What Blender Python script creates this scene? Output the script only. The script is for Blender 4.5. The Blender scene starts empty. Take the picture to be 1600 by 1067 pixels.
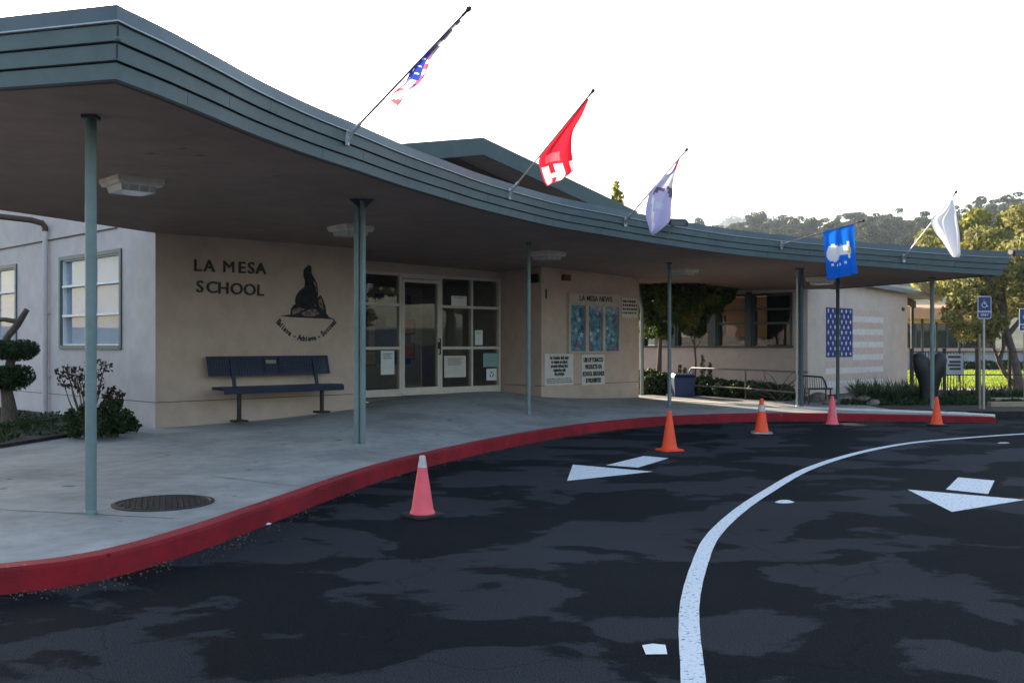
import bpy, bmesh, math, random
import numpy as np
from mathutils import Vector, Matrix
from mathutils.geometry import delaunay_2d_cdt
R = math.radians
random.seed(7)
scene = bpy.context.scene
col = scene.collection

# ------------------------------------------------------------------ camera, sky, sun, exposure
F, CX, HY, CH = 1500.0, 800.0, 538.0, 1.5
cam = bpy.data.cameras.new('camera'); camo = bpy.data.objects.new('camera', cam); col.objects.link(camo)
cam.sensor_width = 36.0; cam.lens = 36.0 * F / 1600.0
cam.shift_y = 4.5 / 1600.0
cam.clip_start = 0.05; cam.clip_end = 6000
camo.location = (0, 0, CH); camo.rotation_euler = (R(90), 0, 0)
scene.camera = camo
SUN_AZ, SUN_EL = R(-26), R(16.5)
world = bpy.data.worlds.new('World'); scene.world = world; world.use_nodes = True
wn = world.node_tree; bg = wn.nodes['Background']
sky = wn.nodes.new('ShaderNodeTexSky'); sky.sky_type = 'NISHITA'; sky.sun_disc = False
sky.sun_elevation = SUN_EL; sky.sun_rotation = SUN_AZ
sky.air_density = 1.15; sky.dust_density = 1.8; sky.ozone_density = 1.0
wn.links.new(sky.outputs[0], bg.inputs[0]); bg.inputs[1].default_value = 0.15
sun = bpy.data.lights.new('sun', 'SUN'); sun.energy = 5.0; sun.angle = R(0.5); sun.color = (1.0, 0.86, 0.68)
suno = bpy.data.objects.new('sun', sun); col.objects.link(suno)
sd = Vector((math.sin(SUN_AZ) * math.cos(SUN_EL), math.cos(SUN_AZ) * math.cos(SUN_EL), math.sin(SUN_EL)))
suno.rotation_euler = sd.to_track_quat('Z', 'Y').to_euler(); suno.location = (0, 0, 30)
vs = scene.view_settings
vs.view_transform = 'Standard'; vs.look = 'None'; vs.gamma = 1.0; vs.use_curve_mapping = False
vs.exposure = 1.65
scene.cycles.max_bounces = 8; scene.cycles.transparent_max_bounces = 12

# ------------------------------------------------------------------ helpers
def tag(o, label=None, cat=None, group=None, kind=None):
    if label: o['label'] = label
    if cat: o['category'] = cat
    if group: o['group'] = group
    if kind: o['kind'] = kind
    return o
def empty(name, loc=(0, 0, 0), label=None, cat=None, group=None):
    o = bpy.data.objects.new(name, None); col.objects.link(o); o.location = loc; o.empty_display_size = 0.2
    return tag(o, label, cat, group)
def px(x, y, Y):
    return Vector(((x - CX) / F * Y, Y, CH - (y - HY) / F * Y))
def gp(x, y, z=0.0):
    return px(x, y, F * (CH - z) / (y - HY))
class Fr:                                     # a vertical wall plane: u along, v out of the wall, z up
    def __init__(s, o, e, n): s.o = Vector((o[0], o[1])); s.e = Vector(e).normalized(); s.n = Vector(n).normalized()
    def P(s, u, v, z):
        p = s.o + s.e * u + s.n * v
        return Vector((p.x, p.y, z))
    def uz(s, x, y, v=0.0):
        k = (x - CX) / F; o = s.o + s.n * v
        u = (k * o.y - o.x) / (s.e.x - k * s.e.y)
        Y = o.y + s.e.y * u
        return u, CH - (y - HY) / F * Y
    def rot(s): return Matrix(((s.e.x, 0, s.n.x, 0), (s.e.y, 0, s.n.y, 0), (0, 1, 0, 0), (0, 0, 0, 1)))
class MB:
    def __init__(s): s.v = []; s.f = []; s.m = []
    def add(s, vs_, fs, m=0):
        b = len(s.v); s.v += [tuple(p) for p in vs_]; s.f += [tuple(b + i for i in f) for f in fs]; s.m += [m] * len(fs); return s
    def hexa(s, a, m=0):                      # 8 corners: bottom loop, top loop
        return s.add(a, [(3, 2, 1, 0), (4, 5, 6, 7), (0, 1, 5, 4), (1, 2, 6, 5), (2, 3, 7, 6), (3, 0, 4, 7)], m)
    def box(s, x0, x1, y0, y1, z0, z1, m=0):
        return s.hexa([(x0, y0, z0), (x1, y0, z0), (x1, y1, z0), (x0, y1, z0), (x0, y0, z1), (x1, y0, z1), (x1, y1, z1), (x0, y1, z1)], m)
    def fbox(s, fr, u0, u1, v0, v1, z0, z1, m=0):
        return s.hexa([fr.P(u0, v1, z0), fr.P(u1, v1, z0), fr.P(u1, v0, z0), fr.P(u0, v0, z0), fr.P(u0, v1, z1), fr.P(u1, v1, z1), fr.P(u1, v0, z1), fr.P(u0, v0, z1)], m)
    def tube(s, pts, r, n=8, m=0, caps=True):
        pts = [Vector(p) for p in pts]; k = len(pts)
        rr = r if isinstance(r, (list, tuple)) else [r] * k
        rings = []; ref = None
        for i, p in enumerate(pts):
            t = (pts[min(i + 1, k - 1)] - pts[max(i - 1, 0)]).normalized()
            if ref is None: ref = Vector((0, 0, 1)) if abs(t.z) < 0.9 else Vector((1, 0, 0))
            a = t.cross(ref).normalized(); b = a.cross(t).normalized(); ref = b
            rings.append([p + (a * math.cos(2 * math.pi * j / n) + b * math.sin(2 * math.pi * j / n)) * rr[i] for j in range(n)])
        vv = [q for g in rings for q in g]; ff = []
        for i in range(k - 1):
            for j in range(n): ff.append((i * n + j, i * n + (j + 1) % n, (i + 1) * n + (j + 1) % n, (i + 1) * n + j))
        if caps: ff.append(tuple(reversed(range(n)))); ff.append(tuple(range((k - 1) * n, k * n)))
        return s.add(vv, ff, m)
    def lathe(s, prof, c=(0, 0, 0), n=24, m=0):
        vv = []; ff = []; k = len(prof)
        for (r, z) in prof:
            for j in range(n):
                a = 2 * math.pi * j / n; vv.append((c[0] + r * math.cos(a), c[1] + r * math.sin(a), c[2] + z))
        for i in range(k - 1):
            for j in range(n): ff.append((i * n + j, i * n + (j + 1) % n, (i + 1) * n + (j + 1) % n, (i + 1) * n + j))
        ff.append(tuple(reversed(range(n)))); ff.append(tuple(range((k - 1) * n, k * n)))
        return s.add(vv, ff, m)
    def prism(s, fr, poly, v0, v1, m=0):      # outline (u,z) on a wall, from v0 to v1
        n = len(poly)
        vv = [fr.P(u, v0, z) for u, z in poly] + [fr.P(u, v1, z) for u, z in poly]
        ff = [tuple(reversed(range(n))), tuple(range(n, 2 * n))] + [(i, (i + 1) % n, n + (i + 1) % n, n + i) for i in range(n)]
        return s.add(vv, ff, m)
    def slab(s, poly, z0, z1, m=0):
        n = len(poly)
        vv = [(x, y, z0) for x, y in poly] + [(x, y, z1) for x, y in poly]
        ff = [tuple(reversed(range(n))), tuple(range(n, 2 * n))] + [(i, (i + 1) % n, n + (i + 1) % n, n + i) for i in range(n)]
        return s.add(vv, ff, m)
    def build(s, name, mat, parent=None, smooth=False, bevel=0.0):
        me = bpy.data.meshes.new(name); me.from_pydata([tuple(v) for v in s.v], [], s.f)
        for mm in (mat if isinstance(mat, (list, tuple)) else [mat]): me.materials.append(mm)
        if isinstance(mat, (list, tuple)): me.polygons.foreach_set('material_index', s.m)
        bm = bmesh.new(); bm.from_mesh(me); bmesh.ops.recalc_face_normals(bm, faces=bm.faces)
        if bevel: bmesh.ops.bevel(bm, geom=list(bm.edges), offset=bevel, segments=2, affect='EDGES', clamp_overlap=True)
        bm.to_mesh(me); bm.free()
        if smooth: me.polygons.foreach_set('use_smooth', [True] * len(me.polygons)); 
        return link(name, me, parent)
def link(name, me, parent=None):
    o = bpy.data.objects.new(name, me); col.objects.link(o)
    if parent is not None:
        o.parent = parent
        q = parent; off = Vector((0, 0, 0))
        while q is not None: off += q.location; q = q.parent
        o.location = -off                     # meshes are written in world coordinates
    return o
def smooth_by_angle(o, a=40):
    me = o.data
    me.polygons.foreach_set('use_smooth', [True] * len(me.polygons))
    try: me.set_sharp_from_angle(angle=R(a))
    except Exception: pass
    return o
def copy_tree(o, parent=None):
    c = o.copy(); col.objects.link(c); c.parent = parent
    for ch in list(o.children): copy_tree(ch, c)
    return c
def text(body, size, fr, u, z, v, mat, parent, name='lettering', ext=0.0015, off=0.0, align='LEFT', sx=1.0, rot=0.0, sp=1.0):
    cu = bpy.data.curves.new('t', 'FONT'); cu.body = body; cu.size = size; cu.extrude = ext; cu.offset = off
    cu.align_x = align; cu.space_character = sp; cu.resolution_u = 3
    to = bpy.data.objects.new('t', cu); col.objects.link(to)
    me = bpy.data.meshes.new_from_object(to.evaluated_get(bpy.context.evaluated_depsgraph_get()))
    bpy.data.objects.remove(to); bpy.data.curves.remove(cu)
    M = Matrix.Translation(fr.P(u, v, z)) @ fr.rot() @ Matrix.Rotation(rot, 4, 'Z') @ Matrix.Diagonal((sx, 1, 1, 1))
    me.transform(M); me.materials.clear(); me.materials.append(mat); me.name = name
    return link(name, me, parent)
def catmull(pts, n=8):
    pts = [Vector(p) for p in pts]; out = []
    for i in range(len(pts) - 1):
        p0 = pts[max(i - 1, 0)]; p1 = pts[i]; p2 = pts[i + 1]; p3 = pts[min(i + 2, len(pts) - 1)]
        for k in range(n):
            t = k / n
            out.append(0.5 * ((2 * p1) + (p2 - p0) * t + (2 * p0 - 5 * p1 + 4 * p2 - p3) * t * t + (3 * p1 - p0 - 3 * p2 + p3) * t ** 3))
    out.append(pts[-1]); return out

# ------------------------------------------------------------------ materials
def mat(name, c, rough=0.7, var=0.12, scale=6.0, bump=0.0, bscale=60.0, metal=0.0, spec=0.4, c2=None, thr=None, stain=0.0, streak=None, spots=0.0, chips=None):
    m = bpy.data.materials.new(name); m.use_nodes = True; nt = m.node_tree; N = nt.nodes; L = nt.links
    b = N['Principled BSDF']; b.inputs['Roughness'].default_value = rough; b.inputs['Metallic'].default_value = metal
    b.inputs['Specular IOR Level'].default_value = spec
    tc = N.new('ShaderNodeTexCoord'); vec = tc.outputs['Object']
    if streak:
        mp = N.new('ShaderNodeMapping'); mp.inputs['Scale'].default_value = streak; L.new(vec, mp.inputs[0]); vec = mp.outputs[0]
    nz = N.new('ShaderNodeTexNoise'); nz.inputs['Scale'].default_value = scale; nz.inputs['Detail'].default_value = 6; nz.inputs['Roughness'].default_value = 0.62
    L.new(vec, nz.inputs['Vector'])
    rp = N.new('ShaderNodeValToRGB')
    d = c2 if c2 else tuple(max(0, x * (1 - var * 2)) for x in c)
    e = c if c2 else tuple(min(1, x * (1 + var)) for x in c)
    lo, hi = thr if thr else (0.3, 0.7)
    rp.color_ramp.elements[0].position = lo; rp.color_ramp.elements[1].position = hi
    rp.color_ramp.elements[0].color = (*d, 1); rp.color_ramp.elements[1].color = (*e, 1)
    L.new(nz.outputs[0], rp.inputs[0]); out = rp.outputs[0]
    if stain:
        n2 = N.new('ShaderNodeTexNoise'); n2.inputs['Scale'].default_value = scale * 0.17; n2.inputs['Detail'].default_value = 8; L.new(tc.outputs['Object'], n2.inputs['Vector'])
        r2 = N.new('ShaderNodeMapRange'); r2.inputs[1].default_value = 0.42; r2.inputs[2].default_value = 0.72; r2.inputs[3].default_value = 1.0; r2.inputs[4].default_value = 1 - stain
        L.new(n2.outputs[0], r2.inputs[0])
        mx = N.new('ShaderNodeMix'); mx.data_type = 'RGBA'; mx.blend_type = 'MULTIPLY'; mx.inputs[0].default_value = 1
        L.new(out, mx.inputs[6]); L.new(r2.outputs[0], mx.inputs[7]); out = mx.outputs[2]
    if spots:                                 # scattered small dark spots: gum, drips, scuffs
        vo = N.new('ShaderNodeTexVoronoi'); vo.inputs['Scale'].default_value = spots; vo.inputs['Randomness'].default_value = 1.0; L.new(tc.outputs['Object'], vo.inputs['Vector'])
        n5 = N.new('ShaderNodeTexNoise'); n5.inputs['Scale'].default_value = spots * 0.6; L.new(tc.outputs['Object'], n5.inputs['Vector'])
        ad = N.new('ShaderNodeMath'); ad.operation = 'MULTIPLY_ADD'; L.new(n5.outputs[0], ad.inputs[0]); ad.inputs[1].default_value = -0.28; L.new(vo.outputs['Distance'], ad.inputs[2])
        r5 = N.new('ShaderNodeMapRange'); r5.inputs[1].default_value = -0.09; r5.inputs[2].default_value = -0.05; r5.inputs[3].default_value = 0.45; r5.inputs[4].default_value = 1.0; L.new(ad.outputs[0], r5.inputs[0])
        mx = N.new('ShaderNodeMix'); mx.data_type = 'RGBA'; mx.blend_type = 'MULTIPLY'; mx.inputs[0].default_value = 1
        L.new(out, mx.inputs[6]); L.new(r5.outputs[0], mx.inputs[7]); out = mx.outputs[2]
    if chips:                                 # paint worn through to what lies under it
        n6 = N.new('ShaderNodeTexNoise'); n6.inputs['Scale'].default_value = chips[1]; n6.inputs['Detail'].default_value = 8; n6.inputs['Roughness'].default_value = 0.7; L.new(tc.outputs['Object'], n6.inputs['Vector'])
        r6 = N.new('ShaderNodeMapRange'); r6.inputs[1].default_value = chips[2]; r6.inputs[2].default_value = chips[2] + 0.03; L.new(n6.outputs[0], r6.inputs[0])
        mx = N.new('ShaderNodeMix'); mx.data_type = 'RGBA'; L.new(r6.outputs[0], mx.inputs[0]); L.new(out, mx.inputs[6]); mx.inputs[7].default_value = (*chips[0], 1); out = mx.outputs[2]
    L.new(out, b.inputs['Base Color'])
    if bump:
        n3 = N.new('ShaderNodeTexNoise'); n3.inputs['Scale'].default_value = bscale; n3.inputs['Detail'].default_value = 4; L.new(tc.outputs['Object'], n3.inputs['Vector'])
        bp = N.new('ShaderNodeBump'); bp.inputs['Strength'].default_value = bump; bp.inputs['Distance'].default_value = 0.01
        L.new(n3.outputs[0], bp.inputs['Height']); L.new(bp.outputs[0], b.inputs['Normal'])
    return m
def cloth_mat(name, c, tr=0.5):
    m = bpy.data.materials.new(name); m.use_nodes = True; nt = m.node_tree; N = nt.nodes; L = nt.links
    N.remove(N['Principled BSDF']); o = N['Material Output']
    d = N.new('ShaderNodeBsdfDiffuse'); t = N.new('ShaderNodeBsdfTranslucent'); mx = N.new('ShaderNodeMixShader'); mx.inputs[0].default_value = tr
    d.inputs[0].default_value = (*c, 1); t.inputs[0].default_value = (*c, 1)
    L.new(d.outputs[0], mx.inputs[1]); L.new(t.outputs[0], mx.inputs[2]); L.new(mx.outputs[0], o.inputs[0]); return m
def leaf_mat(name, dark, light, tr=0.35):
    m = bpy.data.materials.new(name); m.use_nodes = True; nt = m.node_tree; N = nt.nodes; L = nt.links
    b = N['Principled BSDF']; b.inputs['Roughness'].default_value = 0.6; b.inputs['Specular IOR Level'].default_value = 0.25
    at = N.new('ShaderNodeAttribute'); at.attribute_name = 'tint'
    rp = N.new('ShaderNodeValToRGB'); rp.color_ramp.elements[0].color = (*dark, 1); rp.color_ramp.elements[1].color = (*light, 1)
    L.new(at.outputs['Fac'], rp.inputs[0]); L.new(rp.outputs[0], b.inputs['Base Color'])
    t = N.new('ShaderNodeBsdfTranslucent'); L.new(rp.outputs[0], t.inputs[0])
    mx = N.new('ShaderNodeMixShader'); mx.inputs[0].default_value = tr
    L.new(b.outputs[0], mx.inputs[1]); L.new(t.outputs[0], mx.inputs[2]); L.new(mx.outputs[0], N['Material Output'].inputs[0]); return m
def glass_mat(name, ior=1.7, tint=(0.75, 0.8, 0.82)):
    m = bpy.data.materials.new(name); m.use_nodes = True; nt = m.node_tree; N = nt.nodes; L = nt.links
    N.remove(N['Principled BSDF'])
    fr = N.new('ShaderNodeFresnel'); fr.inputs[0].default_value = ior
    g = N.new('ShaderNodeBsdfGlossy'); g.inputs['Roughness'].default_value = 0.015
    t = N.new('ShaderNodeBsdfTransparent'); t.inputs[0].default_value = (*tint, 1)
    ge = N.new('ShaderNodeNewGeometry'); iv = N.new('ShaderNodeMath'); iv.operation = 'SUBTRACT'; iv.inputs[0].default_value = 1.0; L.new(ge.outputs['Backfacing'], iv.inputs[1])
    mu = N.new('ShaderNodeMath'); mu.operation = 'MULTIPLY'; L.new(fr.outputs[0], mu.inputs[0]); L.new(iv.outputs[0], mu.inputs[1])
    mx = N.new('ShaderNodeMixShader'); L.new(mu.outputs[0], mx.inputs[0]); L.new(t.outputs[0], mx.inputs[1]); L.new(g.outputs[0], mx.inputs[2])
    L.new(mx.outputs[0], N['Material Output'].inputs[0]); return m
def asphalt_mat():
    m = bpy.data.materials.new('asphalt'); m.use_nodes = True; nt = m.node_tree; N = nt.nodes; L = nt.links
    b = N['Principled BSDF']; tc = N.new('ShaderNodeTexCoord')
    mp = N.new('ShaderNodeMapping'); mp.inputs['Scale'].default_value = (0.85, 1.15, 1); mp.inputs['Rotation'].default_value = (0, 0, R(8)); L.new(tc.outputs['Object'], mp.inputs[0])
    n1 = N.new('ShaderNodeTexNoise'); n1.inputs['Scale'].default_value = 0.8; n1.inputs['Detail'].default_value = 12; n1.inputs['Roughness'].default_value = 0.57; n1.inputs['Distortion'].default_value = 0.3
    L.new(mp.outputs[0], n1.inputs['Vector'])
    r1 = N.new('ShaderNodeValToRGB'); r1.color_ramp.elements[0].position = 0.492; r1.color_ramp.elements[1].position = 0.516
    L.new(n1.outputs[0], r1.inputs[0])
    n2 = N.new('ShaderNodeTexNoise'); n2.inputs['Scale'].default_value = 130; n2.inputs['Detail'].default_value = 3; L.new(tc.outputs['Object'], n2.inputs['Vector'])
    r2 = N.new('ShaderNodeValToRGB'); r2.color_ramp.elements[0].position = 0.35; r2.color_ramp.elements[1].position = 0.72
    r2.color_ramp.elements[0].color = (0.4, 0.4, 0.4, 1); r2.color_ramp.elements[1].color = (1.9, 1.9, 1.9, 1); L.new(n2.outputs[0], r2.inputs[0])
    n4 = N.new('ShaderNodeTexNoise'); n4.inputs['Scale'].default_value = 0.23; n4.inputs['Detail'].default_value = 3; L.new(tc.outputs['Object'], n4.inputs['Vector'])
    r4 = N.new('ShaderNodeMapRange'); r4.inputs[1].default_value = 0.35; r4.inputs[2].default_value = 0.65; r4.inputs[3].default_value = 0.75; r4.inputs[4].default_value = 1.2; L.new(n4.outputs[0], r4.inputs[0])
    cm = N.new('ShaderNodeMix'); cm.data_type = 'RGBA'; cm.inputs[6].default_value = (0.0098, 0.0106, 0.0130, 1); cm.inputs[7].default_value = (0.031, 0.033, 0.038, 1)
    L.new(r1.outputs[0], cm.inputs[0])
    m1 = N.new('ShaderNodeMix'); m1.data_type = 'RGBA'; m1.blend_type = 'MULTIPLY'; m1.inputs[0].default_value = 1; L.new(cm.outputs[2], m1.inputs[6]); L.new(r2.outputs[0], m1.inputs[7])
    m2 = N.new('ShaderNodeMix'); m2.data_type = 'RGBA'; m2.blend_type = 'MULTIPLY'; m2.inputs[0].default_value = 1; L.new(m1.outputs[2], m2.inputs[6]); L.new(r4.outputs[0], m2.inputs[7])
    vo = N.new('ShaderNodeTexVoronoi'); vo.inputs['Scale'].default_value = 95; L.new(tc.outputs['Object'], vo.inputs['Vector'])     # pale stones in the aggregate
    rv = N.new('ShaderNodeMapRange'); rv.inputs[1].default_value = 0.10; rv.inputs[2].default_value = 0.22; rv.inputs[3].default_value = 0.55; rv.inputs[4].default_value = 0.0; L.new(vo.outputs['Distance'], rv.inputs[0])
    wn_ = N.new('ShaderNodeTexWhiteNoise'); L.new(vo.outputs['Position'], wn_.inputs['Vector']); gt = N.new('ShaderNodeMath'); gt.operation = 'GREATER_THAN'; gt.inputs[1].default_value = 0.72; L.new(wn_.outputs['Value'], gt.inputs[0])
    ml = N.new('ShaderNodeMath'); ml.operation = 'MULTIPLY'; L.new(rv.outputs[0], ml.inputs[0]); L.new(gt.outputs[0], ml.inputs[1])
    m3 = N.new('ShaderNodeMix'); m3.data_type = 'RGBA'; L.new(ml.outputs[0], m3.inputs[0]); L.new(m2.outputs[2], m3.inputs[6]); m3.inputs[7].default_value = (0.13, 0.13, 0.135, 1)
    ve = N.new('ShaderNodeTexVoronoi'); ve.feature = 'DISTANCE_TO_EDGE'; ve.inputs['Scale'].default_value = 0.35                              # a few long cracks
    nd = N.new('ShaderNodeTexNoise'); nd.inputs['Scale'].default_value = 1.6; nd.inputs['Detail'].default_value = 6; L.new(tc.outputs['Object'], nd.inputs['Vector'])
    vm = N.new('ShaderNodeVectorMath'); vm.operation = 'MULTIPLY_ADD'; L.new(nd.outputs['Color'], vm.inputs[0]); vm.inputs[1].default_value = (0.9, 0.9, 0); L.new(tc.outputs['Object'], vm.inputs[2]); L.new(vm.outputs[0], ve.inputs['Vector'])
    rc = N.new('ShaderNodeMapRange'); rc.inputs[1].default_value = 0.0; rc.inputs[2].default_value = 0.005; rc.inputs[3].default_value = 0.65; rc.inputs[4].default_value = 1.0; L.new(ve.outputs['Distance'], rc.inputs[0])
    m4 = N.new('ShaderNodeMix'); m4.data_type = 'RGBA'; m4.blend_type = 'MULTIPLY'; m4.inputs[0].default_value = 1; L.new(m3.outputs[2], m4.inputs[6]); L.new(rc.outputs[0], m4.inputs[7])
    L.new(m4.outputs[2], b.inputs['Base Color'])
    b.inputs['Roughness'].default_value = 0.95; b.inputs['Specular IOR Level'].default_value = 0.06
    bp = N.new('ShaderNodeBump'); bp.inputs['Strength'].default_value = 0.5; bp.inputs['Distance'].default_value = 0.006; L.new(n2.outputs[0], bp.inputs['Height']); L.new(bp.outputs[0], b.inputs['Normal'])
    return m
def paint_on(name, c, under, thr=(0.42, 0.55), scale=9.0, rough=0.8, streak=None):
    return mat(name, c, rough, scale=scale, c2=under, thr=thr, bump=0.15, streak=streak)

M = dict(
    stucco=mat('cream_skylit_stucco', (0.56, 0.50, 0.50), 0.9, 0.06, 3.0, 0.35, 90, stain=0.12),  # cool skylight on the left wall is put into this colour
    stucco_shaded=mat('shaded_stucco', (0.53, 0.400, 0.325), 0.9, 0.06, 3.0, 0.35, 90, stain=0.15),  # same stucco, browner to carry the canopy shade in its colour
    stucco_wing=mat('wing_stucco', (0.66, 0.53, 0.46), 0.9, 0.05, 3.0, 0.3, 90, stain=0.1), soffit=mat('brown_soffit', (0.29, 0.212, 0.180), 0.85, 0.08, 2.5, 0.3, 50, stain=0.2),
    teal=mat('grey_green_paint', (0.090, 0.130, 0.140), 0.5, 0.08, 5.0, 0.08, 30, stain=0.15),
    teal_cap=mat('roof_edge_paint', (0.075, 0.105, 0.125), 0.4, 0.1, 3.0, stain=0.2), teal_dark=mat('dark_green_paint', (0.05, 0.082, 0.088), 0.55, 0.08, 4.0, stain=0.1),
    flash=mat('pale_flashing', (0.42, 0.47, 0.50), 0.4, 0.1, 8),
    post=mat('post_paint', (0.17, 0.235, 0.24), 0.45, 0.07, 9, stain=0.2),
    conc=mat('concrete', (0.40, 0.395, 0.385), 0.9, 0.10, 5, 0.25, 120, stain=0.35, spots=2.6, spec=0.2),
    conc_sunlit=mat('sunlit_concrete', (0.74, 0.71, 0.66), 0.85, 0.08, 5, 0.2, 120),  # whitened concrete, sunlight on the strip is in the colour
    red=mat('red_kerb_paint', (0.30, 0.014, 0.022), 0.7, scale=5, c2=(0.20, 0.016, 0.022), thr=(0.35, 0.6), bump=0.5, stain=0.4, spec=0.15, spots=5.0, chips=((0.16, 0.10, 0.09), 9.0, 0.66)),
    redtop=mat('worn_red_kerb_paint', (0.34, 0.034, 0.045), 0.7, scale=16, c2=(0.28, 0.05, 0.055), thr=(0.34, 0.5), bump=0.4, spec=0.15, stain=0.3, chips=((0.30, 0.24, 0.22), 8.0, 0.62)),
    asphalt=asphalt_mat(),
    roadpaint=paint_on('worn_white_road_paint', (0.66, 0.68, 0.71), (0.10, 0.105, 0.115), (0.34, 0.44), 42),
    white=mat('white_paint', (0.78, 0.78, 0.78), 0.5, 0.05), lamp=mat('lamp_metal', (0.80, 0.74, 0.62), 0.5, 0.08, 6, stain=0.2),
    lens=mat('lamp_lens', (0.55, 0.55, 0.55), 0.15, 0.1, 20, spec=0.6),
    cream_alu=mat('cream_frame_paint', (0.62, 0.55, 0.48), 0.45, 0.06),
    black=mat('black_paint', (0.012, 0.012, 0.014), 0.45, 0.1), iron=mat('cast_iron', (0.045, 0.038, 0.036), 0.6, 0.25, 20, metal=0.3),
    blue_bench=mat('navy_coating', (0.004, 0.012, 0.045), 0.35, 0.12, 8), navy_mesh=mat('navy_mesh', (0.014, 0.022, 0.05), 0.4, 0.1, 8),
    bin=mat('blue_plastic', (0.008, 0.025, 0.10), 0.4, 0.1, 6), galv=mat('galvanised_steel', (0.42, 0.43, 0.45), 0.4, 0.12, 14, metal=0.6),
    paper=mat('paper', (0.75, 0.76, 0.75), 0.8, 0.04), cork=mat('cork', (0.28, 0.17, 0.1), 0.9, 0.2, 30),
    interior=mat('lobby_wall', (0.30, 0.27, 0.24), 0.9, 0.08), lobby_blue=mat('lobby_blue', (0.03, 0.06, 0.20), 0.8, 0.15, 4), lobby_floor=mat('lobby_floor', (0.16, 0.13, 0.11), 0.5, 0.1),
    glass=glass_mat('glass', 1.6, (0.9, 0.92, 0.92)), glass_case=glass_mat('case_glass', 1.3, (0.95, 0.96, 0.96)), glass_win=glass_mat('window_glass', 1.6, (0.93, 0.95, 0.97)), glass_dark=glass_mat('tinted_glass', 1.75, (0.5, 0.55, 0.55)),
    blind=mat('blind', (0.34, 0.40, 0.50), 0.8, 0.05, 3), curtain=mat('curtain', (0.22, 0.21, 0.17), 0.9, 0.3, 9, streak=(6, 6, 0.4)),
    soil=mat('soil', (0.035, 0.027, 0.022), 0.95, 0.35, 14, 0.8, 30), bark=mat('bark', (0.12, 0.095, 0.08), 0.95, 0.3, 12, 0.9, 30, streak=(3, 3, 0.6)),
    rock=mat('boulder', (0.22, 0.18, 0.155), 0.9, 0.3, 7, 0.6, 25), brown=mat('brown_wood', (0.085, 0.05, 0.035), 0.7, 0.2, 8),
    warm_lit_wall=mat('warm_lit_stucco', (0.62, 0.34, 0.20), 0.9, 0.08, 4), orange=mat('cone_orange', (1.0, 0.080, 0.022), 0.5, 0.04, 8, stain=0.12, chips=((0.22, 0.06, 0.04), 14.0, 0.70)),  # orange of the wall stucco stands in for warm bounced sunlight
    pink=mat('cone_faded_pink', (1.0, 0.125, 0.165), 0.55, 0.05, 9, stain=0.12, chips=((0.20, 0.09, 0.09), 16.0, 0.665)), collar=mat('cone_white', (0.62, 0.56, 0.56), 0.5, 0.1, 14, stain=0.35, chips=((0.45, 0.12, 0.12), 18.0, 0.60)),
    rubber=mat('black_rubber', (0.02, 0.02, 0.02), 0.7, 0.2), lawn=mat('lawn_grass', (0.24, 0.32, 0.045), 0.9, 0.25, 9, 0.6, 60), dirt=mat('dry_ground', (0.15, 0.12, 0.075), 0.95, 0.25, 0.5, 0.5, 3),
    pinkpath=mat('pink_paving', (0.46, 0.36, 0.31), 0.9, 0.1, 4), hill=mat('hillside_scrub', (0.065, 0.075, 0.04), 0.95, 0.4, 0.05),
    signblue=mat('sign_blue', (0.012, 0.03, 0.17), 0.35, 0.05), mural_blue=mat('mural_blue', (0.03, 0.055, 0.22), 0.8, 0.2, 12),
    mural_white=paint_on('mural_white', (0.76, 0.69, 0.65), (0.66, 0.53, 0.46), (0.33, 0.56), 11), mural_red=paint_on('mural_red', (0.59, 0.42, 0.37), (0.65, 0.52, 0.45), (0.34, 0.60), 7),
    sea=mat('emblem_dark', (0.024, 0.022, 0.030), 0.8, 0.35, 9), searock=mat('emblem_rock', (0.26, 0.17, 0.14), 0.8, 0.5, 16), red_box=mat('red_box', (0.16, 0.03, 0.025), 0.4, 0.1),
    poster=mat('star_poster', (0.20, 0.42, 0.48), 0.6, scale=7, c2=(0.04, 0.09, 0.24), thr=(0.38, 0.62)), starw=mat('paper_star', (0.70, 0.68, 0.60), 0.8, 0.15, 9), starr=mat('paper_red', (0.5, 0.14, 0.12), 0.8, 0.2, 9),
    board=mat('notice_board_frame', (0.50, 0.41, 0.36), 0.6, 0.06), signpanel=mat('sign_panel', (0.62, 0.58, 0.53), 0.6, 0.05), greenp=mat('green_paper', (0.25, 0.40, 0.40), 0.8, 0.05),
    wood=mat('weathered_wood', (0.36, 0.28, 0.19), 0.9, 0.2, 20, streak=(4, 4, 0.5)), roofing=mat('flat_roofing', (0.30, 0.30, 0.30), 0.9, 0.1), brass=mat('plaque', (0.30, 0.24, 0.18), 0.4, 0.1),
    pole=mat('flagpole_wood', (0.30, 0.22, 0.17), 0.5, 0.1), polew=mat('flagpole_white', (0.6, 0.58, 0.55), 0.4, 0.1), poleb=mat('flagpole_blue', (0.07, 0.06, 0.16), 0.4, 0.1),
    railgrey=mat('rail_paint', (0.10, 0.10, 0.11), 0.5, 0.1), hazelens=mat('dark_lens', (0.05, 0.05, 0.055), 0.2, 0.1),
    paint_grey=mat('far_wall_grey', (0.38, 0.38, 0.40), 0.9, 0.12, 2), pinkcap=mat('pink_roof', (0.50, 0.33, 0.27), 0.9, 0.1, 2),
)
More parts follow.
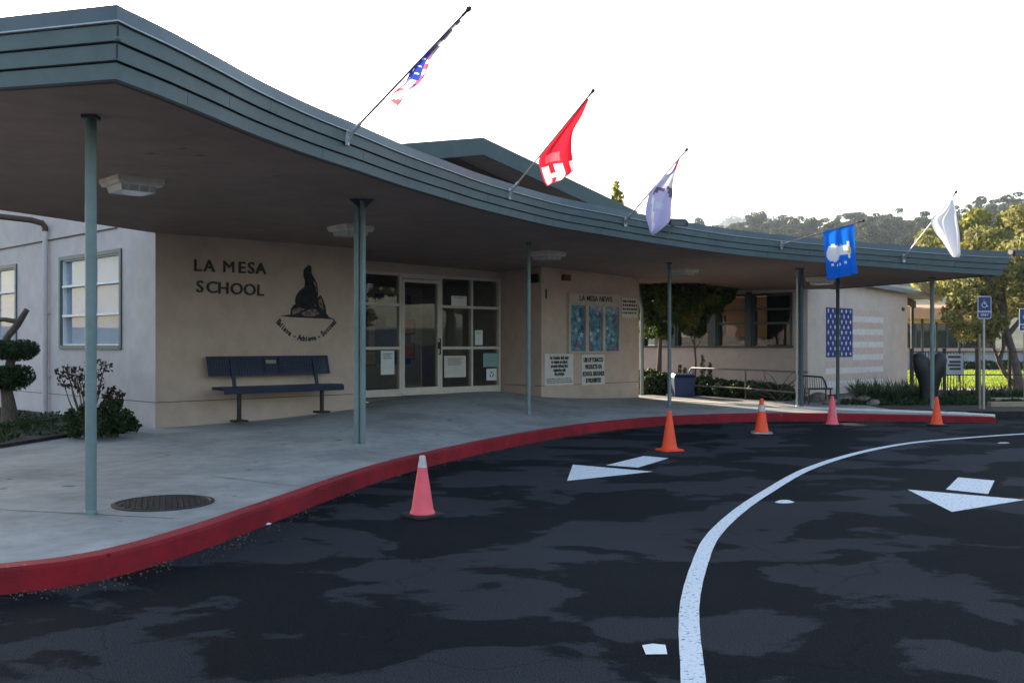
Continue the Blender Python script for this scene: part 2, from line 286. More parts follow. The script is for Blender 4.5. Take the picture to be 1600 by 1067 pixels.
LF = dict(dark=leaf_mat('dark_foliage', (0.018, 0.035, 0.014), (0.05, 0.085, 0.025), 0.25), olive=leaf_mat('olive_foliage', (0.07, 0.085, 0.028), (0.38, 0.35, 0.12), 0.55),
          bright=leaf_mat('bright_foliage', (0.11, 0.13, 0.025), (0.38, 0.36, 0.08), 0.6), mid=leaf_mat('mid_foliage', (0.022, 0.05, 0.014), (0.10, 0.16, 0.03), 0.45), pine=leaf_mat('pine_foliage', (0.024, 0.038, 0.016), (0.105, 0.115, 0.045), 0.35), bronze=leaf_mat('bronze_foliage', (0.03, 0.018, 0.016), (0.08, 0.05, 0.045), 0.3),
          grass=leaf_mat('grass_blades', (0.16, 0.24, 0.03), (0.36, 0.42, 0.06), 0.6), blade=leaf_mat('blade_foliage', (0.02, 0.04, 0.015), (0.09, 0.11, 0.04), 0.3))
FL = dict(blue=cloth_mat('flag_blue', (0.01, 0.16, 0.72)), navy=cloth_mat('flag_navy', (0.03, 0.07, 0.42)), red=cloth_mat('flag_red', (0.72, 0.02, 0.04)), pink=cloth_mat('flag_faded_red', (0.80, 0.12, 0.16)), white=cloth_mat('flag_white', (0.82, 0.80, 0.84)), lav=cloth_mat('flag_lavender', (0.52, 0.47, 0.72)),
          grey=cloth_mat('flag_grey', (0.14, 0.13, 0.18)), cream=cloth_mat('flag_cream', (0.80, 0.62, 0.52)), gold=cloth_mat('flag_gold', (0.70, 0.55, 0.16)), paleblue=cloth_mat('flag_pale', (0.55, 0.60, 0.75)))

# ------------------------------------------------------------------ plan: soffit height, kerb and canopy lines
ZC = (2.58591, -0.09849, 0.10681, -0.00578, 0.00544, -0.00356)
def zs(X, Y): return ZC[0] + ZC[1] * X + ZC[2] * Y + ZC[3] * X * X + ZC[4] * X * Y + ZC[5] * Y * Y
def soffit_at(x, y, Y=12.0):
    for _ in range(60): Y = 0.5 * Y + 0.5 * (zs((x - CX) / F * Y, Y) - CH) * F / (HY - y)
    return Vector(((x - CX) / F * Y, Y, zs((x - CX) / F * Y, Y)))
KERB = catmull([(-22, 1.2), (-12, 3.2), (-6.5, 4.35), (-4.3, 5.05), (-3.1, 5.74), (-2.72, 6.0), (-2.47, 6.41), (-2.24, 7.14), (-2.03, 8.06), (-1.42, 10.66), (-0.66, 12.64), (0.18, 14.4), (1.21, 16.1), (2.4, 17.45), (3.69, 18.3), (4.9, 18.7), (7.04, 18.72), (8.5, 18.57), (9.3, 18.42)], 8)
EDGE = catmull([(-2.60, 6.30), (-2.48, 6.83), (-2.36, 7.51), (-2.22, 8.31), (-1.98, 9.26), (-1.69, 10.13), (-1.31, 11.28), (-0.9, 12.29), (-0.37, 13.48), (0.59, 15.11), (1.51, 16.16), (2.77, 17.42), (4.1, 18.45), (5.2, 18.95), (6.27, 19.19), (7.34, 19.25), (8.41, 19.15), (9.09, 18.94), (9.55, 18.70)], 6)
E1 = (0.7186, 0.6954); N1 = (0.6954, -0.7186)
MW = Fr((-5.72, 15.4), E1, N1)                       # the lettered wall and, further on, the notice board wall
o2 = MW.P(0, -1.3, 0); DW = Fr((o2.x, o2.y), E1, N1)  # the glazed entrance, set back
LW = Fr((-5.72, 15.4), (-0.736, 0.677), (-0.677, -0.736))
U1, U2, U3 = 3.82, 8.88, 12.37
RS = Fr((MW.P(U3, 0, 0).x, MW.P(U3, 0, 0).y), (-0.6954, 0.7186), (0.7186, 0.6954))

# ------------------------------------------------------------------ ground, road, pavement
def ground():
    n = 96; vv = [(0, 0, -0.05)]; ff = []
    radii = [40, 90, 150, 200, 240, 280, 320, 360, 420, 520, 700, 900, 1050, 1200, 1350, 1500, 1620]
    def h(r, a):
        b = 0.0
        if r > 90:
            crest = 38.5 + 2.0 * math.sin(a * 9 + 2) + 1.5 * math.sin(a * 23 + 2)
            aa = (a + math.pi) % (2 * math.pi) - math.pi
            crest *= 0.2 + 0.8 * math.exp(-((aa - 0.38) / 0.6) ** 2)
            if r <= 360: b = crest * ((r - 90) / 270.0) ** 1.3
            elif r <= 700: b = crest * max(0.25, 1 - (r - 360) / 340)
            else:
                b = crest * 0.25
                far = (168 + 26 * math.sin(a * 9 + 1.2)) * math.exp(-((aa - 0.25) / 0.12) ** 2)
                b += far * max(0, 1 - abs(r - 1350) / 600) ** 1.1
        return b - 0.05
    for i, r in enumerate(radii):
        for j in range(n):
            a = 2 * math.pi * j / n; vv.append((r * math.sin(a), r * math.cos(a), h(r, a)))
    for j in range(n): ff.append((0, 1 + (j + 1) % n, 1 + j))
    for i in range(len(radii) - 1):
        for j in range(n): ff.append((1 + i * n + j, 1 + i * n + (j + 1) % n, 1 + (i + 1) * n + (j + 1) % n, 1 + (i + 1) * n + j))
    b = MB(); b.add(vv, ff); o = b.build('terrain', M['hill'], smooth=True); tag(o, kind='structure')
    return h
hill_h = ground()
tag(MB().slab([(-40, -35), (40, -35), (40, 20.2), (9.3, 20.2), (9.3, 19.2), (-40, 19.2)], -0.6, 0.0).build('road', M['asphalt']), kind='structure')
road = bpy.data.objects['road']
def flat(name, pts, z, mt, parent=None):
    return MB().add([(p[0], p[1], z) for p in pts], [tuple(range(len(pts)))]).build(name, mt, parent)
# pavement: ruled from the kerb back into the building line
def pave():
    ks = KERB; nk = len(ks); nb = 14; vv = []; ff = []
    back = catmull([(-26, 9), (-14, 12), (-9.5, 13.2), (-7.6, 14.6), (-6.4, 16.2), (-5.6, 17.4), (-4.2, 18.7), (-2.6, 20.3), (-0.9, 21.9), (0.8, 23.4), (2.4, 24.6), (4.2, 25.2), (5.6, 24.2), (7.6, 22.6), (9.2, 20.9), (9.4, 19.4)], 8)
    nbk = len(back)
    for i, k in enumerate(ks):
        t = i / (nk - 1); q = back[min(nbk - 1, int(round(t * (nbk - 1))))]
        j0 = max(0, min(nk - 2, i)); tg = (ks[j0 + 1] - ks[j0]); nn = Vector((-tg.y, tg.x)).normalized()
        k2 = Vector(k) + nn * 0.14
        rise = 0.27 * math.exp(-((q - Vector((-0.9, 21.7))).length / 3.6) ** 2)
        for j in range(nb + 1):
            s = j / nb; p = k2.lerp(q, s); vv.append((p.x, p.y, 0.15 + rise * min(1, max(0, (s - 0.15) / 0.6)) - (0.06 * max(0, (p.x - 6) / 4))))
    for i in range(nk - 1):
        for j in range(nb): ff.append((i * (nb + 1) + j, (i + 1) * (nb + 1) + j, (i + 1) * (nb + 1) + j + 1, i * (nb + 1) + j + 1))
    b = MB(); b.add(vv, ff); o = b.build('pavement', M['conc'], smooth=True); tag(o, kind='structure'); return o
pavement = pave()
def kerb_strip():
    f = MB(); tp = MB(); prof = None; vv = []; tv = []; ff = []
    nk = len(KERB)
    for i, k in enumerate(KERB):
        j0 = max(0, min(nk - 2, i)); tg = (KERB[j0 + 1] - KERB[j0]); nn = Vector((-tg.y, tg.x)).normalized()
        dz = -(0.06 * max(0, (k.x - 6) / 4)) - (0.05 if i == nk - 1 else 0)
        k = Vector(k)
        for off, z in ((-0.012, -0.02), (0.0, 0.135 + dz), (0.006, 0.149 + dz), (0.02, 0.156 + dz), (0.15, 0.158 + dz), (0.152, 0.10)):
            p = k + nn * off; vv.append((p.x, p.y, z))
    m = 6
    for i in range(nk - 1):
        for j in range(m - 1): ff.append((i * m + j, i * m + j + 1, (i + 1) * m + j + 1, (i + 1) * m + j))
    f.add(vv, ff); f.m = [0 if (i % (m - 1)) < 3 else 1 for i in range(len(ff))]
    f.add([vv[-6 + j] for j in range(6)], [tuple(range(6))])
    o = f.build('kerb', [M['red'], M['redtop']], smooth=False); tag(o, kind='structure'); return o
kerb_strip()
# pavement score lines
def score(a, b_):
    a = Vector(a); b_ = Vector(b_); d = (b_ - a).normalized(); nn = Vector((-d.y, d.x)) * 0.006
    m = MB(); m.add([(a.x - nn.x, a.y - nn.y, a.z + 0.003), (b_.x - nn.x, b_.y - nn.y, b_.z + 0.003), (b_.x + nn.x, b_.y + nn.y, b_.z + 0.003), (a.x + nn.x, a.y + nn.y, a.z + 0.003)], [(0, 1, 2, 3)])
    m.build('score_line', M['iron'], pavement)
score(gp(-60, 793, 0.15), gp(272, 810, 0.15))
def pave_z(x, y):
    best = min(pavement.data.vertices, key=lambda v: (v.co.x - x) ** 2 + (v.co.y - y) ** 2); return best.co.z
for (xa, ya, xb, yb) in ((330, 745, 560, 770), (90, 745, 330, 700), (420, 690, 700, 722), (560, 660, 830, 690)):
    a_, b_ = gp(xa, ya, 0.15), gp(xb, yb, 0.15); n_ = 14
    P2 = [Vector((a_.x + (b_.x - a_.x) * k / n_, a_.y + (b_.y - a_.y) * k / n_, 0)) for k in range(n_ + 1)]
    for p_ in P2:
        hit = pavement.ray_cast(Vector((p_.x, p_.y, 3)), Vector((0, 0, -1))); p_.z = hit[1].z if hit[0] else 0.15
    nn = Vector((-(b_ - a_).y, (b_ - a_).x, 0)).normalized() * 0.005
    MB().add([q for p_ in P2 for q in (p_ - nn + Vector((0, 0, 0.003)), p_ + nn + Vector((0, 0, 0.003)))], [(2 * k, 2 * k + 2, 2 * k + 3, 2 * k + 1) for k in range(n_)]).build('score_line', M['iron'], pavement)
# painted road markings, each a sheet 4 mm above the asphalt
LINE = catmull([(p.x, p.y) for p in [gp(*q) for q in [(1092, 1240), (1083, 1060), (1077, 985), (1079, 935), (1092, 885), (1112, 840), (1150, 802), (1195, 770.6), (1262, 733), (1337, 708.7), (1412, 693.7), (1487, 686), (1600, 678), (1760, 671)]]], 8)
def lane_line():
    vv = []; ff = []
    for i, k in enumerate(LINE):
        j0 = min(len(LINE) - 2, i); tg = LINE[j0 + 1] - LINE[j0]; nn = Vector((-tg.y, tg.x)).normalized() * 0.055
        w = 1 + 0.015 * math.sin(i * 1.7)
        vv += [(k.x - nn.x * w, k.y - nn.y * w, 0.004), (k.x + nn.x * w, k.y + nn.y * w, 0.004)]
    for i in range(len(LINE) - 1): ff.append((2 * i, 2 * i + 2, 2 * i + 3, 2 * i + 1))
    MB().add(vv, ff).build('lane_line', M['roadpaint'], road)
lane_line()
for pts in ([(886, 751.5), (1020, 737), (895, 726)], [(947, 727), (997, 730.6), (1045, 716), (1006, 712.5)], [(1418, 765), (1487.5, 800), (1602, 781)], [(1478, 765), (1544, 772), (1554, 751), (1497, 746)]):
    flat('arrow_marking', [gp(*p) for p in pts], 0.004, M['roadpaint'], road)
for (x, y, rx, ry) in ((1226, 784, 14, 2.8), (1568, 692, 9, 0.8)):
    flat('paint_patch', [gp(x + rx * math.cos(a) * (1 + 0.2 * math.sin(3 * a)), y + ry * math.sin(a)) for a in [2 * math.pi * i / 14 for i in range(14)]], 0.004, M['roadpaint'], road)
# planting beds
BEDL = [(-26, 8.4), (-14, 8.6), (-9.0, 9.8), (-7.0, 11.8)] + [(p.x, p.y) for p in [gp(0, 699, 0.16), gp(100, 683, 0.16), gp(195, 668, 0.16), gp(222, 666, 0.16)]] + [(-6.05, 15.85), (-12, 21), (-26, 30)]
tag(MB().slab(BEDL, -0.2, 0.20).build('planting_bed', M['soil']), kind='structure')
BEDR = [(3.3, 24.6), (4.0, 23.3), (5.2, 21.6), (6.2, 20.65), (7.6, 20.35), (9.2, 20.0), (10.0, 19.75), (24, 20.6), (26, 27.2), (14, 27.4), (13, 30.5), (9, 30.5), (3.3, 34), (-2, 34)]
tag(MB().slab(BEDR, -0.2, 0.12).build('planting_bed', M['soil']), kind='structure')
# added strip behind the pavement, whitened to put sunlight into its colour
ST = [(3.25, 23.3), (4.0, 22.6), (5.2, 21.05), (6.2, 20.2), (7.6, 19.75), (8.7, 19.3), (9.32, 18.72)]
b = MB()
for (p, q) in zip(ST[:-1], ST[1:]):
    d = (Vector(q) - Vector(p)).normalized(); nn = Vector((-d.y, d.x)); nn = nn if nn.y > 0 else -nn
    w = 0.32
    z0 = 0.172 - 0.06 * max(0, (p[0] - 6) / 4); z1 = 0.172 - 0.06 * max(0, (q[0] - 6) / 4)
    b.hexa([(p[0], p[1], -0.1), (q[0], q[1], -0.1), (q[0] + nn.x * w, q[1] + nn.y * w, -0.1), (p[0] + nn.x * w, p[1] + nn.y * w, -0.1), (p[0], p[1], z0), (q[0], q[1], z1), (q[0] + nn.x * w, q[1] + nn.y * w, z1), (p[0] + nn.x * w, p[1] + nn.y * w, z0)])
tag(b.build('sunlit_edging', M['conc_sunlit']), kind='structure')
tag(MB().slab([(12.5, 30.6), (13.5, 27.5), (60, 27.5), (60, 32.5), (12.5, 32.5)], -0.3, 0.04).build('path', M['pinkpath']), kind='structure')
tag(MB().slab([(12.0, 32.5), (70, 32.5), (80, 54), (12.0, 54)], -0.3, 0.03).build('lawn', M['lawn']), kind='structure')

# ------------------------------------------------------------------ the school building
school = empty('school_building', (-5.72, 15.4, 0.15), 'single-storey cream stucco school with a glazed entrance set back between two walls', 'building')
ZC0, ZT = 0.56, 3.62
def wall_piece(fr, u0, u1, z0, z1, v=0.0, th=0.25, name='wall', mt=None):
    return MB().fbox(fr, u0, u1, v - th, v, z0, z1).build(name, mt or M['stucco'], school)
for (a, c) in ((0.0, U1), (U2, U3)):
    wall_piece(MW, a, c, ZC0 + 0.012, ZT, mt=M['stucco_shaded'])
    wall_piece(MW, a, c, -0.1, ZC0, name='plinth', mt=M['stucco_shaded'])
    MB().fbox(MW, a + 0.002, c - 0.002, -0.2, -0.012, ZC0 - 0.05, ZC0 + 0.06).build('reveal_joint', M['brown'], school)
# returns of the entrance recess
RL = Fr((MW.P(U1, -0.25, 0).x, MW.P(U1, -0.25, 0).y), (-N1[0], -N1[1]), E1)
RR = Fr((MW.P(U2, -0.25, 0).x, MW.P(U2, -0.25, 0).y), (-N1[0], -N1[1]), (-E1[0], -E1[1]))
wall_piece(RL, 0.0, 1.25, -0.1, ZT, v=-0.003, mt=M['stucco_shaded']); 
wall_piece(RR, 0.0, 1.25, ZC0 + 0.012, ZT, v=-0.003, mt=M['stucco_shaded']); wall_piece(RR, 0.0, 1.25, -0.1, ZC0, v=-0.003, name='plinth', mt=M['stucco_shaded'])
# left wall with its two windows
wu = [LW.uz(191, 388), LW.uz(94, 402)]; w1a, w1b = wu[0][0], wu[1][0]; wz1 = wu[0][1]; wz0 = LW.uz(191, 546)[1]
w2a = LW.uz(27, 414)[0]; w2b = w2a + (w1b - w1a)
LEN = 15.0
for (a, c) in ((0.003, w1a), (w1b, w2a), (w2b, LEN)): wall_piece(LW, a, c, ZC0 + 0.012, ZT + 0.6)
for (a, c) in ((w1a, w1b), (w2a, w2b)):
    wall_piece(LW, a, c, ZC0 + 0.012, wz0); wall_piece(LW, a, c, wz1, ZT + 0.6)
wall_piece(LW, 0.003, LEN, -0.1, ZC0, name='plinth')
MB().fbox(LW, 0.01, LEN - 0.01, -0.2, -0.012, ZC0 - 0.05, ZC0 + 0.06).build('reveal_joint', M['brown'], school)
def sash_window(a, c, z0, z1):
    w = MB(); t = 0.07
    w.fbox(LW, a, a + t, -0.14, 0.03, z0, z1); w.fbox(LW, c - t, c, -0.14, 0.03, z0, z1)
    w.fbox(LW, a + t, c - t, -0.14, 0.028, z1 - t, z1); w.fbox(LW, a + t, c - t, -0.14, 0.035, z0, z0 + t)
    wo = w.build('window', M['teal'], school)
    s = MB(); t2 = 0.035; mid = (a + c) / 2; zz = [z0 + t, z0 + t + (z1 - z0 - 2 * t) * 0.345, z0 + t + (z1 - z0 - 2 * t) * 0.69, z1 - t]
    s.fbox(LW, a + t, a + t + t2, -0.12, -0.02, zz[0], zz[3]); s.fbox(LW, c - t - t2, c - t, -0.12, -0.02, zz[0], zz[3]); s.fbox(LW, mid - 0.012, mid + 0.012, -0.10, -0.025, zz[0], zz[3])
    for k, z in enumerate(zz): s.fbox(LW, a + t + t2, c - t - t2, -0.12, 0.012 if k in (1, 2) else -0.015, z - (0.02 if k else 0), z + (0.02 if k < 3 else 0))
    s.build('sash', M['white'], wo)
    for i in range(2):
        for k in range(3):
            u0 = a + t + t2 if i == 0 else mid + 0.012; u1 = mid - 0.012 if i == 0 else c - t - t2
            MB().fbox(LW, u0, u1, -0.085, -0.08, zz[k] + 0.02, zz[k + 1] - 0.02).build('pane', M['glass_win'], wo)
    MB().fbox(LW, a + t, c - t, -0.115, -0.11, z0 + t + 0.002, z1 - t - 0.002).build('blind', M['blind'], wo)
sash_window(w1a, w1b, wz0, wz1); sash_window(w2a, w2b, wz0, wz1)
# side, back, roof
wall_piece(RS, 0.26, 11.5, -0.1, ZT, v=-0.003)
bk = [MW.P(0.05, -0.3, 0), MW.P(U1 - 0.05, -0.3, 0), DW.P(U1, -0.25, 0), DW.P(U2, -0.25, 0), MW.P(U2 + 0.05, -0.3, 0), MW.P(U3 - 0.02, -0.02, 0), RS.P(11.4, -0.02, 0), LW.P(14.5, -0.02, 0), LW.P(0.4, -0.02, 0)]
MB().slab([(p.x, p.y) for p in bk], ZT - 0.12, ZT + 0.02).build('flat_roof', M['roofing'], school)
# raised gable roof over the hall
au, az = MW.uz(755, 215, -0.3)
GV = -0.3; sl = 0.205; ul, ur = au - 5.6, au + 5.3
def gz(u): return az - sl * abs(u - au)
fh = 0.37
for (a, c) in ((ul, au), (au, ur)):
    MB().prism(MW, [(a, gz(a) - fh), (c, gz(c) - fh), (c, gz(c)), (a, gz(a))], GV - 0.05, GV).build('gable_fascia', M['teal_dark'], school)
    MB().prism(MW, [(a, gz(a) - 0.14), (c, gz(c) - 0.14), (c, gz(c) - 0.01), (a, gz(a) - 0.01)], GV - 13, GV - 0.053).build('roof', M['roofing'], school)
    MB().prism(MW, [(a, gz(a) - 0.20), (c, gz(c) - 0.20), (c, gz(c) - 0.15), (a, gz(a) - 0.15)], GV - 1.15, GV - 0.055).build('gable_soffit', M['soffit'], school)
MB().prism(MW, [(ul + 0.4, ZT), (ur - 0.4, ZT), (ur - 0.4, gz(ur - 0.4) - 0.21), (au, az - 0.21), (ul + 0.4, gz(ul + 0.4) - 0.21)], GV - 12.8, GV - 1.15).build('hall_wall', M['brown'], school)

# glazed entrance
ent_z0, ent_z1 = 0.40, 3.02
uL = U1 + 0.003; cols = [DW.uz(x, 520)[0] for x in (573, 626, 688, 738, 784)]
uD0, uD1, uM, uE = cols[1] + 0.03, cols[2], cols[3], min(cols[4], U2 - 0.03)
header = wall_piece(DW, uL, U2 - 0.003, ent_z1, ZT, mt=M['stucco_shaded'], name='wall')
entr = MB()
def bar(u0, u1, z0, z1, v0=-0.10, v1=0.0): entr.fbox(DW, u0, u1, v0, v1, z0, z1)
for u in (uL, uD0 - 0.06, uD1 + 0.0, uM - 0.025, uE - 0.06): bar(u, u + 0.06 if u != uM - 0.025 else u + 0.05, ent_z0, ent_z1)
segs = [(uL + 0.06, uD0 - 0.06), (uD1 + 0.06, uM - 0.025), (uM + 0.025, uE - 0.06)]
ZR1, ZR2, ZS = 1.42, 2.34, 0.55
for (a, c) in segs:
    for (z0, z1) in ((ent_z0, ZS), (ZR1 - 0.03, ZR1 + 0.03), (ZR2 - 0.03, ZR2 + 0.03), (ent_z1 - 0.06, ent_z1)): bar(a, c, z0, z1, -0.095, -0.005)
bar(uD0, uD1, ent_z1 - 0.1, ent_z1, -0.095, -0.004)
entr.build('entrance_frame', M['cream_alu'], school)
for (a, c) in segs:
    for (z0, z1) in ((ZS, ZR1 - 0.03), (ZR1 + 0.03, ZR2 - 0.03), (ZR2 + 0.03, ent_z1 - 0.06)):
        MB().fbox(DW, a, c, -0.055, -0.049, z0, z1).build('pane', M['glass'], school)
d = MB(); t = 0.07; dz1 = ent_z1 - 0.115
d.fbox(DW, uD0 + 0.008, uD0 + 0.008 + t, -0.085, 0.004, ent_z0 + 0.01, dz1); d.fbox(DW, uD1 - 0.008 - t, uD1 - 0.008, -0.085, 0.004, ent_z0 + 0.01, dz1)
d.fbox(DW, uD0 + 0.008 + t, uD1 - 0.008 - t, -0.085, 0.002, ent_z0 + 0.01, ent_z0 + 0.17); d.fbox(DW, uD0 + 0.008 + t, uD1 - 0.008 - t, -0.085, 0.002, dz1 - t, dz1)
door = d.build('door', M['cream_alu'], school)
MB().fbox(DW, uD0 + 0.078, uD1 - 0.078, -0.05, -0.044, ent_z0 + 0.17, dz1 - t).build('pane', M['glass'], door)
hb = MB(); hu = uD1 - 0.045
hb.tube([DW.P(hu, 0.0, 1.28), DW.P(hu, 0.06, 1.28), DW.P(hu, 0.06, 1.62), DW.P(hu, 0.0, 1.62)], 0.014, 8); hb.fbox(DW, hu - 0.03, hu + 0.03, -0.001, 0.012, 1.40, 1.55)
hb.build('handle', M['black'], door)
# lobby seen through the glass
MB().fbox(DW, uL, U2 - 0.01, -3.1, -3.0, 0.1, ZT - 0.2).build('lobby_wall', M['interior'], school)
MB().fbox(DW, uL - 0.11, uL - 0.01, -3.0, -0.3, 0.1, ZT - 0.2).build('lobby_wall', M['interior'], school)
MB().fbox(DW, U2 + 0.0, U2 + 0.1, -3.0, -0.3, 0.1, ZT - 0.2).build('lobby_wall', M['interior'], school)
MB().fbox(DW, uL, U2 - 0.01, -3.0, -0.11, 0.3, 0.41).build('lobby_floor', M['lobby_floor'], school)
MB().fbox(DW, uL, U2 - 0.01, -3.0, -0.26, 3.12, 3.2).build('lobby_ceiling', M['interior'], school)
for (q0, q1) in ((0.25, 1.75), (2.0, 3.4), (3.6, 4.7)):
    o = MB().fbox(DW, uL + q0, uL + q1, -2.999, -2.98, 1.0, 2.75).build('pin_board', M['lobby_blue']); tag(o, 'blue pin board with framed pictures on the lobby wall', 'pin board', 'pin boards on the lobby wall')
rng = random.Random(3)
for i in range(16):
    u = uL + 0.4 + (i % 8) * 0.6 + rng.uniform(-0.08, 0.08); z = 1.25 + (i // 8) * 0.75 + rng.uniform(-0.1, 0.1); w = rng.uniform(0.22, 0.38); h = rng.uniform(0.28, 0.45)
    p = MB().fbox(DW, u - w / 2, u + w / 2, -2.979, -2.95, z - h / 2, z + h / 2).build('framed_picture', M['black'])
    tag(p, 'dark-framed picture hanging on a blue pin board behind the entrance glass', 'picture', 'framed pictures on the lobby wall')
    MB().fbox(DW, u - w / 2 + 0.03, u + w / 2 - 0.03, -2.948, -2.942, z - h / 2 + 0.03, z + h / 2 - 0.03).build('print', [M['paper'], M['cork'], M['greenp'], M['starr']][i % 4] if i % 4 else M['paper'], p)
# papers taped to the glass
def sheet(name, x0, y0, x1, y1, mt, label, cat='notice', lines=3, v=0.02):
    (ua, za), (ub, zb) = DW.uz(x0, y0), DW.uz(x1, y1)
    p = MB().fbox(DW, min(ua, ub), max(ua, ub), -0.044, -0.042, min(za, zb), max(za, zb)).build(name, mt); tag(p, label, cat)
    w = abs(ub - ua); h = abs(za - zb)
    for k in range(lines):
        z = max(za, zb) - h * (0.12 + 0.09 * k); MB().fbox(DW, min(ua, ub) + w * 0.15, min(ua, ub) + w * (0.85 - 0.1 * (k % 2)), -0.0418, -0.0412, z - h * 0.028, z).build('print_line', M['iron'], p)
    return p
sheet('paper_notice', 597, 548, 618, 585, M['paper'], 'white printed notice taped low on the glass pane left of the door')
sheet('paper_notice', 744, 516, 756, 539, M['paper'], 'small white notice taped above the green sheet in the end glass bay', lines=2)
sheet('paper_notice', 757, 552, 780, 573, M['greenp'], 'pale green sheet taped inside the end glass bay', lines=0)
rc = sheet('paper_notice', 762, 576, 778, 594, M['paper'], 'white sheet with a black recycling mark in the end glass bay', lines=0)
(ua, za), (ub, zb) = DW.uz(762, 576), DW.uz(778, 594); cu_, cz_ = (ua + ub) / 2, (za + zb) / 2
for k in range(3):
    a = R(90 + 120 * k); m_ = MB(); 
    m_.prism(DW, [(cu_ + 0.06 * math.cos(a + s) * q, cz_ + 0.06 * math.sin(a + s) * q) for s, q in ((-0.6, 0.7), (-0.6, 1.15), (0.55, 1.15), (0.9, 0.92), (0.55, 0.7))], -0.0418, -0.041); m_.build('recycling_arrow', M['black'], rc)
sheet('paper_poster', 707, 462, 731, 478, M['paper'], 'cream flyer taped high in the glass bay right of the door', lines=2)
sheet('paper_poster', 696, 556, 730, 589, M['signpanel'], 'large pale poster low in the glass bay right of the door', lines=4)

# wall lettering
let = empty('wall_lettering', MW.P(0.9, 0, 2.4), 'raised dark letters LA MESA SCHOOL on the wall above the bench', 'lettering')
def word_letters(word, x0, y0, x1, y1, hpx_size, spread):
    u0, z0 = MW.uz(x0, y0); u1, z1 = MW.uz(x1, y1); n = len(word) - 1
    for i, ch in enumerate(word):
        if ch == ' ': continue
        text(ch, hpx_size, MW, u0 + (u1 - u0) * spread[i], z0 + (z1 - z0) * spread[i], 0.012, M['black'], let, 'letter', 0.012, 0.0 if ch == 'M' else 0.003, 'CENTER', sx=1.08)
word_letters('LA MESA', 308, 423.5, 407, 428, 0.275, [0, .18, 0, .483, .69, .84, 1.0])
word_letters('SCHOOL', 312, 456.5, 406, 462, 0.275, [0, .19, .38, .6, .82, 1.0])
# emblem painted on the wall
emb = empty('wall_emblem', MW.P(2.9, 0, 1.7), 'painted sea lion on a rock emblem with an arched motto beneath', 'emblem')
def uzs(pts): return [MW.uz(*p) for p in pts]
def ez(x, y): return (420 + x / 7.117, 400 + y / 7.113)
MB().prism(MW, uzs([ez(*p) for p in [(120, 665), (240, 650), (245, 590), (275, 545), (300, 530), (420, 560), (520, 560), (535, 470), (575, 435), (605, 490), (630, 560), (640, 640), (670, 680), (735, 705), (600, 695), (400, 688), (240, 680)]]), 0.0, 0.004).build('rock', M['sea'], emb)
for poly in ([(262, 600), (330, 575), (400, 590), (330, 630), (262, 655)], [(360, 640), (430, 600), (520, 590), (560, 640), (500, 668), (400, 668)], [(545, 500), (575, 465), (600, 520), (605, 600), (560, 560)]):
    MB().prism(MW, uzs([ez(*p) for p in poly]), 0.0045, 0.006).build('rock_highlight', M['searock'], emb)
MB().prism(MW, uzs([ez(*p) for p in [(300, 550), (288, 500), (300, 440), (340, 385), (395, 345), (400, 280), (382, 220), (385, 155), (410, 125), (445, 98), (470, 120), (472, 190), (500, 240), (535, 310), (545, 400), (540, 500), (500, 575), (400, 575)]]), 0.0065, 0.009).build('sea_lion', M['sea'], emb)
MB().prism(MW, uzs([ez(*p) for p in [(500, 270), (525, 320), (536, 400), (528, 420), (515, 340), (490, 280)]]), 0.0095, 0.010).build('sea_lion_edge', M['searock'], emb)
mot = 'Believe - Achieve - Succeed'
arc = catmull([ez(*p) for p in [(92, 745), (150, 810), (235, 885), (330, 925), (420, 938), (520, 925), (600, 890), (680, 810), (740, 745)]], 12)
for i, ch in enumerate(mot):
    if ch == ' ': continue
    t_ = i / (len(mot) - 1) * (len(arc) - 1); k = min(len(arc) - 2, int(t_)); p = arc[k].lerp(arc[k + 1], t_ - k); q = arc[k + 1]; r = arc[k]
    (u0, z0), (u1, z1) = MW.uz(r.x, r.y), MW.uz(q.x, q.y); u_, z_ = MW.uz(p.x, p.y)
    text(ch, 0.125 if ch.islower() else 0.14, MW, u_, z_ - 0.01, 0.004, M['black'], emb, 'motto_letter', 0.002, 0.007, 'CENTER', rot=math.atan2(z1 - z0, u1 - u0), sx=0.85)

# notice board and signs on the right-hand wall
def wrect(x0, y0, x1, y1):
    (a, z1) = MW.uz(x0, y0); (c, z0) = MW.uz(x1, y1); return a, c, z0, z1
a, c, z0, z1 = wrect(885.5, 457, 966, 551)
nb = empty('notice_board', MW.P((a + c) / 2, 0, z0), 'cream wall case headed LA MESA NEWS with three starry panels', 'notice board')
hd = z1 - (z1 - z0) * 0.17
MB().fbox(MW, a, c, -0.002, 0.09, hd, z1).build('header', M['board'], nb, bevel=0.006)
fw = MB(); cw = (c - a); xs = [a, a + 0.03 * cw, a + 0.315 * cw, a + 0.365 * cw, a + 0.645 * cw, a + 0.69 * cw, a + 0.97 * cw, c]
for k in (0, 2, 4, 6): fw.fbox(MW, xs[k], xs[k + 1], -0.002, 0.08, z0, hd - 0.002)
for k in (1, 3, 5): fw.fbox(MW, xs[k], xs[k + 1], -0.002, 0.075, z0, z0 + 0.04); fw.fbox(MW, xs[k], xs[k + 1], -0.002, 0.075, hd - 0.05, hd - 0.003)
fw.build('case_frame', M['board'], nb)
rng = random.Random(5)
